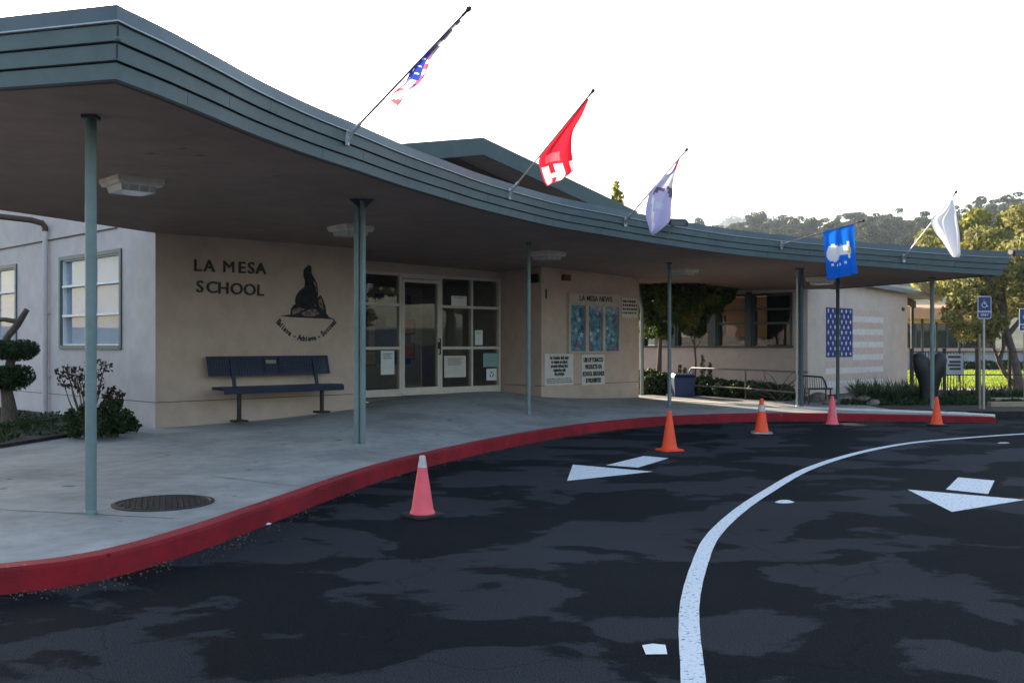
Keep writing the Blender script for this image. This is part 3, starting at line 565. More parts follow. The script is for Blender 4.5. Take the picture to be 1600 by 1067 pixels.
for k in (1, 3, 5):
    pn = MB().fbox(MW, xs[k] + 0.002, xs[k + 1] - 0.002, -0.001, 0.012, z0 + 0.042, hd - 0.052).build('display_panel', M['poster'], nb)
    for s in range(7):
        su = rng.uniform(xs[k] + 0.07, xs[k + 1] - 0.07); sz = z0 + 0.12 + (s + rng.uniform(0, 0.6)) * (hd - z0 - 0.25) / 7; rr = rng.uniform(0.045, 0.085); ph = rng.uniform(0, 1)
        MB().prism(MW, [(su + rr * (1 if j % 2 == 0 else 0.42) * math.sin(ph + j * math.pi / 5), sz + rr * (1 if j % 2 == 0 else 0.42) * math.cos(ph + j * math.pi / 5)) for j in range(10)], 0.0125, 0.014).build('paper_star', M['starw'] if s % 4 else M['starr'], pn)
    MB().fbox(MW, xs[k] + 0.002, xs[k + 1] - 0.002, 0.06, 0.064, z0 + 0.042, hd - 0.052).build('glass_door', M['glass_case'], nb)
text('LA MESA NEWS', (z1 - hd) * 0.72, MW, (a + c) / 2, hd + (z1 - hd) * 0.26, 0.092, M['black'], nb, 'lettering', 0.002, 0.004, 'CENTER')
def sign(name, rect, label, lines, mt=M['signpanel']):
    a, c, z0, z1 = rect; so = empty(name, MW.P((a + c) / 2, 0, z0), label, 'sign')
    MB().fbox(MW, a, c, -0.002, 0.018, z0, z1).build('panel', mt, so, bevel=0.004)
    for (s, fz, size, off) in lines:
        if s is None:
            n = off; uu = a + 0.06 * (c - a)
            rg = random.Random(int(fz * 1000))
            while uu < c - 0.12 * (c - a):
                w = rg.uniform(0.05, 0.13) * (c - a); MB().fbox(MW, uu, min(uu + w, c - 0.05 * (c - a)), 0.019, 0.0205, z0 + (z1 - z0) * fz, z0 + (z1 - z0) * fz + size).build('print_line', M['black'], so); uu += w + 0.02
        else:
            me = text(s, size, MW, (a + c) / 2, z0 + (z1 - z0) * fz, 0.0205, M['black'], so, 'lettering', 0.0015, off, 'CENTER', sx=0.62)
    return so
r1 = wrect(850.5, 553, 895, 601); r1 = (r1[0], r1[1], r1[2], r1[3])
sign('wall_sign', r1, 'pale wall sign about outsiders registering with the principal, beside the corner', [('No Outsider shall enter', .83, .105, .006), ('or remain on school', .70, .105, .006), ('grounds without first', .57, .105, .006), ('registering with', .44, .105, .006), ('the principal', .32, .105, .006), (None, .20, .018, .0), (None, .14, .018, .0), (None, .08, .018, .0)])
sign('wall_sign', wrect(908.5, 554, 944, 600), 'pale wall sign USE OF TOBACCO PRODUCTS ON SCHOOL GROUNDS IS PROHIBITED under the case', [('USE OF TOBACCO', .76, .135, .009), ('PRODUCTS ON', .53, .135, .009), ('SCHOOL GROUNDS', .30, .135, .009), ('IS PROHIBITED', .08, .135, .009)])
sign('wall_sign', wrect(970.5, 465, 995.5, 497), 'small pale sign with lines of dark print near the wall end, right of the case', [(None, .76, .06, 0), (None, .58, .05, 0), (None, .38, .05, 0), (None, .2, .045, 0)])
a, z = MW.uz(853, 466); text('1', 0.3, MW, a, z, 0.006, M['black'], school, 'wall_number', 0.006, 0.004, 'CENTER')
a, c, z0, z1 = wrect(877, 429, 888, 439); o = MB().fbox(MW, a, c, -0.002, 0.09, z0, z1).build('alarm_box', M['red_box'], bevel=0.006); tag(o, 'small dark red alarm box high on the notice board wall', 'alarm')
u_, z_ = RR.uz(835, 436, 0.0); o = MB().fbox(RR, u_ - 0.16, u_ + 0.12, -0.004, 0.10, z_ - 0.09, z_ + 0.1).build('speaker_box', M['black'], bevel=0.006); tag(o, 'small black box high on the return wall of the entrance', 'speaker')

# downpipe and conduit on the left wall
du = LW.uz(77, 480)[0]
dp = MB(); pt = LW.P(du, 0.09, 3.05)
dp.tube([LW.P(du, 0.075, 0.16), LW.P(du, 0.075, 1.6), LW.P(du, 0.075, LW.uz(77, 358)[1])], 0.05, 12)
dpo = dp.build('downpipe', M['stucco'], smooth=False); tag(smooth_by_angle(dpo), 'cream round downpipe with a dark elbow on the wall between the windows', 'downpipe')
zt_ = LW.uz(77, 358)[1]
el = MB(); el.tube([LW.P(du, 0.075, zt_ - 0.05), LW.P(du, 0.075, zt_ + 0.02), LW.P(du + 0.02, 0.12, zt_ + 0.10), LW.P(du + 0.10, 0.3, zt_ + 0.15), LW.P(du + 0.5, 1.0, zt_ + 0.22), LW.P(du + 1.2, 2.3, zt_ + 0.30)], 0.055, 12)
smooth_by_angle(el.build('elbow', M['brown'], dpo))
for z in (0.9, 2.1): MB().fbox(LW, du - 0.065, du + 0.065, -0.002, 0.06, z - 0.02, z + 0.02).build('pipe_clip', M['stucco'], dpo)
cd = MB(); cd.tube([LW.P(LW.uz(184, 356)[0], 0.02, LW.uz(184, 356)[1]), LW.P(LW.uz(0, 390)[0], 0.02, LW.uz(0, 390)[1]), LW.P(13, 0.02, LW.uz(0, 390)[1])], 0.012, 6)
tag(cd.build('conduit', M['brown']), 'thin dark conduit running along the left wall above the windows', 'conduit')

# ------------------------------------------------------------------ entrance canopy
can = empty('entrance_canopy', (-2.6, 6.3, 0.15), 'sweeping curved flat canopy with stepped grey-green fascia on slim pipe posts', 'canopy')
RIGHT = [(9.36, 21.2), (9.2, 22.5), (8.4, 25.05), (7.55, 25.7), (3.2, 27.0), (-2.0, 25.5)]
LEFTB = [(-5.3, 21.0), (-5.72, 15.42), (-6.86, 12.86), (-8.7, 8.55), (-5.6, 7.42)]
poly = [(p.x, p.y) for p in EDGE] + RIGHT + LEFTB
def sheet_mesh(poly, dz, step=1.0):
    pv = [Vector(p) for p in poly]; pe = [(i, (i + 1) % len(pv)) for i in range(len(pv))]
    def inside(x, y):
        c = False; n = len(poly)
        for i in range(n):
            x0, y0 = poly[i]; x1, y1 = poly[(i + 1) % n]
            if (y0 > y) != (y1 > y) and x < (x1 - x0) * (y - y0) / (y1 - y0) + x0: c = not c
        return c
    ex = []
    for i in range(-10, 12):
        for j in range(5, 29):
            if inside(i * step + 0.3, j * step + 0.2): ex.append(Vector((i * step + 0.3, j * step + 0.2)))
    r = delaunay_2d_cdt(pv + ex, pe, [], 1, 1e-4)
    return [(p.x, p.y, zs(p.x, p.y) + dz) for p in r[0]], [tuple(f) for f in r[2]]
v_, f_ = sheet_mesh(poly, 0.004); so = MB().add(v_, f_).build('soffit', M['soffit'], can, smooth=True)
v_, f_ = sheet_mesh(poly, 0.425); MB().add(v_, f_).build('roof_deck', M['roofing'], can, smooth=True)
full = [Vector((-8.7, 8.55)), Vector((-5.6, 7.42))]
def offset_line(line, d):
    out = []; n = len(line)
    for i, p in enumerate(line):
        a = line[max(0, i - 1)]; c = line[min(n - 1, i + 1)]
        t1 = (p - a).normalized() if i else (c - p).normalized(); t2 = (c - p).normalized() if i < n - 1 else t1
        n1 = Vector((t1.y, -t1.x)); n2 = Vector((t2.y, -t2.x)); bis = (n1 + n2).normalized(); k = 1 / max(0.4, bis.dot(n1))
        out.append(p + bis * d * k)
    return out
LFT = [Vector((-8.7, 8.55)), Vector((-7.2, 8.0)), Vector((-5.6, 7.42)), Vector((-4.1, 6.86)), Vector((EDGE[0].x, EDGE[0].y))]
FR_ = [Vector((p.x, p.y)) for p in EDGE]
whole = LFT + FR_[1:] + [Vector((9.45, 19.9)), Vector((9.36, 21.2)), Vector((9.2, 22.5)), Vector((8.4, 25.05))]
nL = len(LFT) - 1; nR = len(LFT) + len(FR_) - 2
BANDS = [('fascia_board', -0.005, 0.098, 0.0, 0.010, 'teal'), ('fascia_board', 0.109, 0.212, 0.032, 0.042, 'teal'), ('fascia_board', 0.223, 0.324, 0.064, 0.072, 'teal'), ('gravel_stop', 0.343, 0.462, 0.060, 0.045, 'teal_cap'), ('flashing', 0.333, 0.3425, 0.094, 0.094, 'flash')]
def band(pts_idx, z0, z1, o0, o1, th, name, mt):
    lo_o = offset_line(whole, o0); hi_o = offset_line(whole, o1); lo_i = offset_line(whole, o0 - th); hi_i = offset_line(whole, o1 - th)
    i0, i1 = pts_idx; vv = []; ff = []
    for i in range(i0, i1 + 1):
        q = whole[i]; zz = zs(q.x, q.y)
        sh_ = Vector((0, 0))
        if name == 'fascia_board' and i in (i0, i1) and i not in (0, nL, nR, len(whole) - 1): sh_ = ((whole[i + 1] - q) if i == i0 else (whole[i - 1] - q)).normalized() * 0.003
        for (p, z) in ((lo_o[i], z0), (hi_o[i], z1), (hi_i[i], z1), (lo_i[i], z0)): vv.append((p.x + sh_.x, p.y + sh_.y, zz + z))
    for i in range(i1 - i0):
        for j in range(4): ff.append((i * 4 + j, i * 4 + (j + 1) % 4, (i + 1) * 4 + (j + 1) % 4, (i + 1) * 4 + j))
    ff.append((0, 1, 2, 3)); k = (i1 - i0) * 4; ff.append((k + 3, k + 2, k + 1, k))
    return MB().add(vv, ff).build(name, mt, can)
brk = {0: [0, 2, nL] , 1: [0, 1, 3, nL], 2: [0, 2, nL]}
for bi, (nm, z0, z1, o0, o1, mt) in enumerate(BANDS):
    if bi < 3:
        cuts = brk[bi] + list(range(nL + 9 + 5 * bi, nR - 6, 17)) + [nR, len(whole) - 1]
    else: cuts = [0, nL, nR, len(whole) - 1]
    for a, c in zip(cuts[:-1], cuts[1:]):
        if c > a: band((a, c), z0, z1, o0, o1, 0.05 if bi < 3 else (0.14 if bi == 3 else 0.06), nm, M[mt])
# dark inner backing that shows in the joints between the boards
band((0, len(whole) - 1), 0.0, 0.40, -0.052, -0.02, 0.05, 'fascia_backing', M['brown'])
# bell-shaped corner caps on the fascia corner
c0 = whole[nL]; zz = zs(c0.x, c0.y)
for (k0, k1, of) in ((0.112, 0.206, 0.046), (0.226, 0.322, 0.076)):
    q_ = offset_line(whole, of)[nL]; MB().lathe([(0.008, k0), (0.008, k1)], (q_.x, q_.y, zz), 8).build('corner_joint', M['black'], can)
q_ = offset_line(whole, 0.075)[nL]; MB().lathe([(0.004, 0.205), (0.02, 0.21), (0.024, 0.222), (0.02, 0.236), (0.004, 0.24)], (q_.x, q_.y, zz), 10).build('corner_cap', M['teal'], can)
# posts
def post(x, y, r, zb=0.15, pair=None, flange=False, mt='post', base=None):
    p = base or gp(x, y, zb); zt = zs(p.x, p.y) + 0.01
    m = MB(); m.tube([(p.x, p.y, zb - 0.03), (p.x, p.y, zt)], r, 14)
    o = smooth_by_angle(m.build('post', M[mt], can))
    f = MB(); f.lathe([(r + 0.006, 0), (r + 0.006, 0.03), (r, 0.045)], (p.x, p.y, zb - 0.01), 14); f.build('base_collar', M[mt], o)
    h = MB(); h.box(p.x - r - 0.012, p.x + r + 0.012, p.y - r - 0.012, p.y + r + 0.012, zt - 0.04, zt - 0.012); h.build('head_plate', M['teal_dark'], o)
    if flange:
        g = MB(); 
        for s in (-1, 1): g.add([(p.x, p.y, zt - 0.02), (p.x + s * 0.17, p.y - 0.1, zt - 0.02), (p.x, p.y, zt - 0.16), (p.x, p.y + 0.02, zt - 0.02), (p.x + s * 0.17, p.y - 0.08, zt - 0.02), (p.x, p.y + 0.02, zt - 0.16)], [(0, 1, 2), (3, 5, 4), (0, 3, 4, 1), (1, 4, 5, 2), (2, 5, 3, 0)])
        g.build('bracket', M['teal_dark'], o)
    return p
post(142, 803, 0.044); p2 = post(557.5, 698.5, 0.038); post(0, 0, 0.038, base=Vector((p2.x + 0.082, p2.y - 0.02, 0.15)), flange=True)
post(826, 653, 0.038); post(1046, 636, 0.040); p5 = post(1252, 636, 0.044, flange=False, mt='teal_dark'); post(0, 0, 0.022, base=Vector((p5.x - 0.085, p5.y + 0.03, 0.15)), mt='galv')
post(1309, 631, 0.040, mt='teal_dark'); post(1456.5, 641, 0.044, zb=0.09)
# lamps under the canopy
def lamp(x, y, label, w=0.27):
    p = soffit_at(x, y); fr = Fr((p.x, p.y), E1, N1); z = p.z
    o = empty('ceiling_lamp', p, label, 'lamp', 'ceiling lamps under the canopy')
    def fr_ring(m, w0, w1, z0, z1): m.hexa([fr.P(-w0, w0, z0), fr.P(w0, w0, z0), fr.P(w0, -w0, z0), fr.P(-w0, -w0, z0), fr.P(-w1, w1, z1), fr.P(w1, w1, z1), fr.P(w1, -w1, z1), fr.P(-w1, -w1, z1)])
    m = MB(); fr_ring(m, w, w, z - 0.055, z + 0.006); fr_ring(m, w * 0.93, w * 0.95, z - 0.085, z - 0.056); m.build('housing', M['lamp'], o)
    m = MB(); fr_ring(m, w * 0.70, w * 0.76, z - 0.155, z - 0.086); lo = m.build('lens', M['lens'], o)
    m = MB()
    for s in (-1, 1):
        for q in (-0.45, 0.0, 0.45): m.hexa([fr.P(q * w - 0.008, s * w * 0.77, z - 0.15), fr.P(q * w + 0.008, s * w * 0.77, z - 0.15), fr.P(q * w + 0.008, s * w * 0.70, z - 0.15), fr.P(q * w - 0.008, s * w * 0.70, z - 0.15), fr.P(q * w - 0.008, s * w * 0.78, z - 0.087), fr.P(q * w + 0.008, s * w * 0.78, z - 0.087), fr.P(q * w + 0.008, s * w * 0.7, z - 0.087), fr.P(q * w - 0.008, s * w * 0.7, z - 0.087)])
    m.build('lens_ribs', M['lamp'], lo)
lamp(206, 281, 'square cream ceiling lamp above the drain cover end of the canopy'); lamp(548, 354, 'square cream ceiling lamp beside the doubled post'); lamp(855, 394, 'square cream ceiling lamp near the notice board wall')
lamp(1066, 420, 'square cream ceiling lamp near the courtyard opening'); lamp(1284, 434, 'square cream ceiling lamp near the flag mural')
# small pot lights and stains on the soffit
for (x, y) in ((236, 240), (285, 232), (314, 243), (432, 275), (245, 326)):
    p = soffit_at(x, y); MB().add([(p.x + 0.05 * math.cos(a), p.y + 0.03 * math.sin(a), p.z - 0.003) for a in [i * math.pi / 4 for i in range(8)]], [tuple(range(8))]).build('soffit_hole', M['black'], so)

# floodlights at the roof edge
def floodlight(base, label, d):
    o = empty('floodlight', base, label, 'floodlight', 'floodlights on the canopy edge'); b0 = Vector(base)
    m = MB(); m.tube([b0, b0 + Vector((0, -0.10, 0.05)), b0 + Vector((d[0] * 0.4, -0.16, 0.14))], 0.018, 8); m.build('arm', M['galv'], o)
    c = b0 + Vector((d[0], d[1], 0.17)); m = MB(); m.hexa([c + Vector(q) for q in [(-.17, -.11, -.055), (.17, -.11, -.075), (.17, .09, -.02), (-.17, .09, 0), (-.17, -.10, .05), (.17, -.10, .03), (.17, .09, .09), (-.17, .09, .10)]]); h = m.build('lamp_head', M['rubber'], o, bevel=0.012)
    MB().hexa([c + Vector(q) for q in [(-.13, -.116, -.045), (.13, -.116, -.06), (.13, -.111, -.06), (-.13, -.111, -.045), (-.13, -.108, .035), (.13, -.108, .018), (.13, -.103, .018), (-.13, -.103, .035)]]).build('lens', M['hazelens'], h)
floodlight(px(1045, 366, 17.3), 'black floodlight on the canopy edge beside the lavender flag', (0.12, -0.22)); floodlight(px(1572, 411, 18.75), 'black floodlight at the pointed end of the canopy', (0.2, -0.1))

# ------------------------------------------------------------------ flags on angled poles
def edge_depth(x, y):
    best = None
    o = offset_line(whole, 0.076)
    for i in range(nL, nR):
        for s in range(8):
            p = o[i].lerp(o[i + 1], s / 8); e = abs((p.x / p.y) * F + CX - x)
            if best is None or e < best[0]: best = (e, p)
    return best[1].y - 0.0
def flag(bx, by, tx, ty, left, right, colour, mats, label, pole_mt, nu=26, nv=26, ripple=0.035, waves=3.2, seed=0, L=1.8, thick=True):
    Y0 = edge_depth(bx, by); b0 = px(bx, by, Y0)
    best = min((abs((px(tx, ty, Y0 - 0.02 * k) - b0).length - L), k) for k in range(1, 140)); tip = px(tx, ty, Y0 - 0.02 * best[1])
    o = empty('flag', b0, label, 'flag', 'flags on the canopy edge'); ax = (tip - b0).normalized()
    m = MB(); m.tube([b0 + ax * 0.05, tip], 0.0125, 8); smooth_by_angle(m.build('pole', M[pole_mt], o))
    m = MB(); m.tube([tip - ax * 0.10, tip - ax * 0.04, tip - ax * 0.02, tip, tip + ax * 0.025], [0.014, 0.014, 0.024, 0.028, 0.012], 10); smooth_by_angle(m.build('finial', M['black'], o), 60)
    m = MB(); m.tube([b0 + ax * 0.02, b0 + ax * 0.20], 0.02, 8); h = Vector((ax.x, ax.y, 0)).normalized(); s = Vector((-h.y, h.x, 0))
    m.hexa([b0 + s * a + Vector((0, 0, z)) + h * q for (q, z) in ((-0.015, -0.09), (0.012, -0.09)) for a in ((-0.03, 0.03) if q < 0 else (0.03, -0.03))] + [b0 + s * a + Vector((0, 0, z)) + h * q for (q, z) in ((-0.015, 0.07), (0.012, 0.07)) for a in ((-0.03, 0.03) if q < 0 else (0.03, -0.03))])
    m.tube([b0 + Vector((0, 0, -0.06)), b0 + ax * 0.11], 0.012, 6); m.build('bracket', M['galv'], o)
    nrm = Vector((-h.y, h.x, 0)); nrm = nrm if nrm.y > 0 else -nrm
    def onplane(x, y):
        d_ = Vector(((x - CX) / F, 1, (HY - y) / F)); c_ = Vector((0, 0, CH)); t = (b0 - c_).dot(nrm) / d_.dot(nrm); return c_ + d_ * t
    lc = catmull([(p[0], p[1], 0) for p in left], 10); rc_ = catmull([(p[0], p[1], 0) for p in right], 10)
    rg = random.Random(seed); ph = rg.uniform(0, 6)
    vv = []; ff = []; mm = []
    for j in range(nv + 1):
        v = j / nv
        def at(c):
            q = v * (len(c) - 1); k = min(len(c) - 2, int(q)); return c[k].lerp(c[k + 1], q - k)
        a = at(lc); c = at(rc_)
        for i in range(nu + 1):
            u = i / nu; p = a.lerp(c, u); w = onplane(p.x, p.y)
            amp = ripple * min(1, 0.25 + v * 1.2)
            w = w + nrm * (amp * math.sin(u * waves * 2 * math.pi + ph + v * 1.5) + 0.4 * amp * math.sin(u * waves * 4.6 + v * 5 + ph)) - nrm * 0.01
            vv.append(w)
    for j in range(nv):
        for i in range(nu):
            k = colour((i + 0.5) / nu, (j + 0.5) / nv)
            if k is None: continue
            ff.append((j * (nu + 1) + i, j * (nu + 1) + i + 1, (j + 1) * (nu + 1) + i + 1, (j + 1) * (nu + 1) + i)); mm.append(k)
    m = MB(); m.add(vv, ff); m.m = mm; c = m.build('cloth', mats, o); c.data.polygons.foreach_set('use_smooth', [True] * len(c.data.polygons))
    return o
# 1: torn flag wound round its pole
def c1(u, v):
    if v < 0.30: return 3 if math.sin(v * 50 + u * 2) > -0.6 else 1
    if v < 0.64:
        if u > 0.70: return 2 if math.sin(v * 44) > -0.3 else 1
        return 1 if (math.sin(u * 14 + 1) * math.sin(v * 70) > 0.62) else 0
    if v < 0.80: return 1 if u < 0.62 else (2 if math.sin(v * 60) > -0.2 else 0)
    if math.sin(u * 8 + v * 23) < -0.72: return None
    return 2 if math.sin(v * 38 + u * 4) > 0.1 else 1
flag(543, 214, 733, 14, [(717, 31), (696, 54), (675, 77), (656, 94), (640, 112), (632, 128), (621, 138), (611, 148), (606, 157)], [(721, 34), (701, 57), (684, 78), (672, 94), (670, 105), (664, 122), (655, 133), (640, 144), (627, 168)], c1, [FL['navy'], FL['white'], FL['pink'], FL['grey']], 'torn red, white and blue flag wound round its pole', 'poleb', nu=12, nv=60, ripple=0.05, waves=1.3, seed=1)
# 2: red flag with white block letter
def c2(u, v):
    if v > 0.66 and v < 0.95:
        a = (u - 0.04) / 0.62
        if 0 < a < 1:
            if 0.0 < a < 0.36 or 0.62 < a < 1.0: return 1
            if 0.78 < v < 0.845: return 1
        if u > 0.84 and v < 0.88: return 1
        return 0
    if 0.50 < v < 0.60 and 0.2 < u < 0.6 : return 2
    if 0.66 < u < 0.78 and v > 0.2: return 3
    return 0
flag(796, 302, 927, 142, [(915, 156), (889, 188), (867, 215), (843, 246), (844, 264), (850, 283), (855, 291)], [(921, 155), (909, 182), (896, 206), (894, 232), (897, 252), (900, 266), (886, 277)], c2, [FL['red'], FL['white'], FL['pink'], FL['red']], 'bright red flag with a white block letter hanging from its pole', 'pole', ripple=0.028, waves=1.6, seed=2)
# 3: lavender flag with a dark and cream device
def c3(u, v):
    if v < 0.16: return 2 if 0.3 < u < 0.7 else 1
    if 0.24 < v < 0.44 and u > 0.45: return 3 if u > 0.85 else 1
    if abs(v - 0.52 - 0.07 * math.sin(u * 3.4 + 2.4)) < 0.035 + 0.02 * math.sin(u * 9) and u > 0.22: return 4
    if 0.30 < v < 0.40 and 0.12 < u < 0.4: return 5
    if abs(u - 0.25 - 0.3 * (v - 0.6)) < 0.03 and v > 0.58: return 1
    if 0.66 < v < 0.73 and 0.35 < u < 0.75: return 5
    return 0
flag(977, 346, 1073, 234, [(1060, 249), (1050, 268), (1037, 275), (1019, 294), (1012, 312), (1009, 337), (1017, 363)], [(1063, 249), (1058, 266), (1054, 284), (1053, 305), (1050, 325), (1046, 346), (1021, 367)], c3, [FL['lav'], FL['white'], FL['pink'], FL['cream'], FL['grey'], FL['paleblue']], 'lavender white flag with a dark device hanging to a point', 'pole', ripple=0.035, waves=1.6, seed=3)
# 4: bright blue flag with a white bird-like emblem over small stars
def c4(u, v):
    if v < 0.02: return 3
    if ((u - 0.30) / 0.22) ** 2 + ((v - 0.50) / 0.14) ** 2 < 1 or (0.3 < u < 0.72 and 0.40 < v < 0.56): return 1
    if 0.55 < u < 0.86 and abs(v - 0.47 - (u - 0.7) * 0.25) < 0.05: return 2
    if 0.72 < u < 0.8 and 0.36 < v < 0.62: return 1
    for (a, c) in ((0.22, 0.70), (0.36, 0.73), (0.5, 0.73), (0.64, 0.70)):
        if abs(u - a) < 0.03 and abs(v - c) < 0.02: return 1
    return 0
flag(1221, 382, 1349, 345, [(1286, 361), (1286, 375), (1289, 400), (1291, 420), (1293, 438)], [(1335, 350), (1336, 365), (1337, 390), (1339, 410), (1341, 427)], c4, [FL['blue'], FL['white'], FL['gold'], FL['navy']], 'bright blue flag with a white emblem over small stars', 'pole', nu=36, nv=40, ripple=0.03, waves=2.6, seed=4, L=1.75)
# 5: plain white flag
flag(1412, 403, 1494, 300, [(1486, 312), (1474, 328), (1458, 344), (1464, 362), (1476, 378), (1487, 396), (1492, 402)], [(1490, 312), (1495, 328), (1498, 345), (1502, 365), (1503, 382), (1502, 396), (1497, 402)], lambda u, v: 0, [FL['white']], 'plain white flag drooping from a white pole', 'polew', ripple=0.05, waves=2.2, seed=5)

# ------------------------------------------------------------------ bench by the lettered wall
def bench():
    ub0, ub1 = MW.uz(339, 600, 0.5)[0], MW.uz(529, 600, 0.5)[0]
    zf = lambda u: MW.P(0, 0, 0).z + 0.175 + 0.18 * min(1, max(0, u / U1))
    o = empty('wall_bench', MW.P((ub0 + ub1) / 2, 0.45, 0.27), 'navy coated metal bench with a perforated back against the lettered wall', 'bench')
    zS = 0.80; 
    m = MB(); m.fbox(MW, ub0, ub1, 0.28, 0.70, zS - 0.05, zS); s_ = m.build('seat', M['blue_bench'], o, bevel=0.02)
    m = MB(); m.fbox(MW, ub0 + 0.02, ub1 - 0.02, 0.695, 0.715, zS - 0.11, zS - 0.03); m.build('seat_lip', M['blue_bench'], s_, bevel=0.008)
    zb0, zb1 = zS + 0.17, zS + 0.50
    m = MB(); t = 0.035
    def bk(u0, u1, za, zb, th=0.03):
        va = 0.235 - (za - zb0) * 0.28; vb = 0.235 - (zb - zb0) * 0.28
        m.hexa([MW.P(u0, va, za), MW.P(u1, va, za), MW.P(u1, va - th, za), MW.P(u0, va - th, za), MW.P(u0, vb, zb), MW.P(u1, vb, zb), MW.P(u1, vb - th, zb), MW.P(u0, vb - th, zb)])
    bk(ub0, ub1, zb0, zb0 + t); bk(ub0, ub1, zb1 - t, zb1); bk(ub0, ub0 + t, zb0 + t, zb1 - t); bk(ub1 - t, ub1, zb0 + t, zb1 - t); um = (ub0 + ub1) / 2
    for q in (um - 0.14, um + 0.14): bk(q - 0.02, q + 0.02, zb0 + t, zb1 - t)
    bo = m.build('backrest', M['blue_bench'], o)
    m = MB(); n = 46
    for i in range(n):                                   # perforated infill of crossing wires
        u = ub0 + t + (ub1 - ub0 - 2 * t) * (i + 0.5) / n
        bk(u - 0.015, u + 0.015, zb0 + t, zb1 - t, 0.012)
    for k in range(7):
        z = zb0 + t + (zb1 - zb0 - 2 * t) * (k + 0.5) / 7; bk(ub0 + t, ub1 - t, z - 0.012, z + 0.012, 0.010)
    mo = m.build('mesh_infill', M['navy_mesh'], bo); tag(mo, kind='stuff')
    m = MB(); bk(um - 0.10, um + 0.10, zb1 - 0.13, zb1 - 0.07, -0.004); m.build('plaque', M['brass'], bo)
    for u in (ub0 + 0.42, ub1 - 0.32):
        z0 = zf(u) ; m = MB(); m.tube([MW.P(u, 0.45, z0 - 0.02), MW.P(u, 0.45, zS - 0.05)], 0.038, 12); lg = smooth_by_angle(m.build('leg', M['black'], o))
        MB().fbox(MW, u - 0.11, u + 0.11, 0.34, 0.56, z0 - 0.02, z0 + 0.015).build('foot_plate', M['black'], lg)
        m = MB(); m.fbox(MW, u - 0.03, u + 0.03, 0.20, 0.64, zS - 0.11, zS - 0.052); bk(u - 0.03, u + 0.03, zS - 0.08, zb1 - 0.06, -0.03); m.build('bracket', M['blue_bench'], o)
bench()

# ------------------------------------------------------------------ drain cover, cones, litter
_rg = random.Random(77); DEB = []
for i in range(20, len(KERB) - 2):
    tg = (KERB[i + 1] - KERB[i]); nn = Vector((tg.y, -tg.x)).normalized()
    for k in range(3): p = Vector(KERB[i]).lerp(KERB[i + 1], _rg.random()) + nn * (0.03 + 0.22 * _rg.random() ** 2); DEB.append((p.x, p.y, 0.006, 0.10, 0.10, 0.003))
def drain():
    c = gp(255.5, 786, 0.15); r = 0.415; z = 0.153
    o = empty('drain_cover', (c.x, c.y, z), 'round cast iron drain cover set in the pavement near the kerb', 'drain cover')
    m = MB(); m.lathe([(r, -0.05), (r, 0.008), (r - 0.03, 0.010), (r - 0.034, 0.002), (r - 0.034, -0.05)], (c.x, c.y, z), 48); m.build('rim', M['iron'], o)
    m = MB(); m.lathe([(0.02, -0.03), (r - 0.04, -0.03), (r - 0.042, 0.001), (0.02, 0.001)], (c.x, c.y, z), 48); m.build('lid', M['iron'], o)
    m = MB(); s = 0.047
    for i in range(-8, 9):
        for j in range(-8, 9):
            if math.hypot(i * s, j * s) < r - 0.075:
                a = R(20); x = c.x + s * (i * math.cos(a) - j * math.sin(a)); y = c.y + s * (i * math.sin(a) + j * math.cos(a)); q = 0.015
                m.hexa([(x - q, y - q, z), (x + q, y - q, z), (x + q, y + q, z), (x - q, y + q, z), (x - q * .8, y - q * .8, z + 0.009), (x + q * .8, y - q * .8, z + 0.009), (x + q * .8, y + q * .8, z + 0.009), (x - q * .8, y + q * .8, z + 0.009)])
    tag(m.build('tread_studs', M['iron'], o), kind='stuff')
drain()
def cone(x, ybase, h, w, label, body, base, collar=None, tip=None, lean=0.0):
    c = gp(x, ybase); o = empty('traffic_cone', (c.x, c.y, 0.0), label, 'traffic cone', 'traffic cones along the kerb')
    k = h / 0.56
    m = MB(); s = 0.165 * k; ch = 0.04
    pts = [(-s + ch, -s), (s - ch, -s), (s, -s + ch), (s, s - ch), (s - ch, s), (-s + ch, s), (-s, s - ch), (-s, -s + ch)]
    ca, sa = math.cos(0.5 + x), math.sin(0.5 + x)
    m.slab([(c.x + p * ca - q * sa, c.y + p * sa + q * ca) for p, q in pts], 0.003, 0.025); m.build('base', M[base], o, bevel=0.004)
    prof = [(0.118, 0.0255), (0.118, 0.04), (0.108, 0.055)]; r0, z0, r1, z1 = 0.105, 0.06, 0.027, 0.56
    rr = lambda z: r0 + (r1 - r0) * (z - z0) / (z1 - z0)
    zt = 0.56
    parts = [('body', 0.06, 0.455 if tip else zt, body)]
    if tip: parts.append(('tip', 0.4555, zt, tip))
    if collar: parts = [('body', 0.06, zt, body), ('collar', 0.36, 0.46, collar)]
    for nm, a, b_, mt in parts:
        e = 0.003 if nm == 'collar' else 0.0
        pf = (prof if a < 0.1 else []) + [(rr(a + (b_ - a) * i / 8) + e, a + (b_ - a) * i / 8) for i in range(9)]
        if nm != 'collar' and b_ == zt: pf += [(0.022, zt + 0.004), (0.018, zt - 0.01)]
        m = MB(); m.lathe([(r * k, z * k) for r, z in pf], (c.x, c.y, 0), 28); smooth_by_angle(m.build(nm, M[mt], o), 35)
cone(660, 806, 0.525, 0.1, 'faded pink cone with a dirty white tip and black base', 'pink', 'rubber', tip='collar')
cone(1046, 704, 0.56, 0.1, 'plain orange cone on a matching orange base', 'orange', 'orange')
cone(1190, 677, 0.585, 0.1, 'orange cone with a white collar on a grey base', 'orange', 'galv', collar='collar')
cone(1300.5, 664.5, 0.54, 0.1, 'pinkish cone with a worn pale mark beside the doubled posts', 'pink', 'rubber')
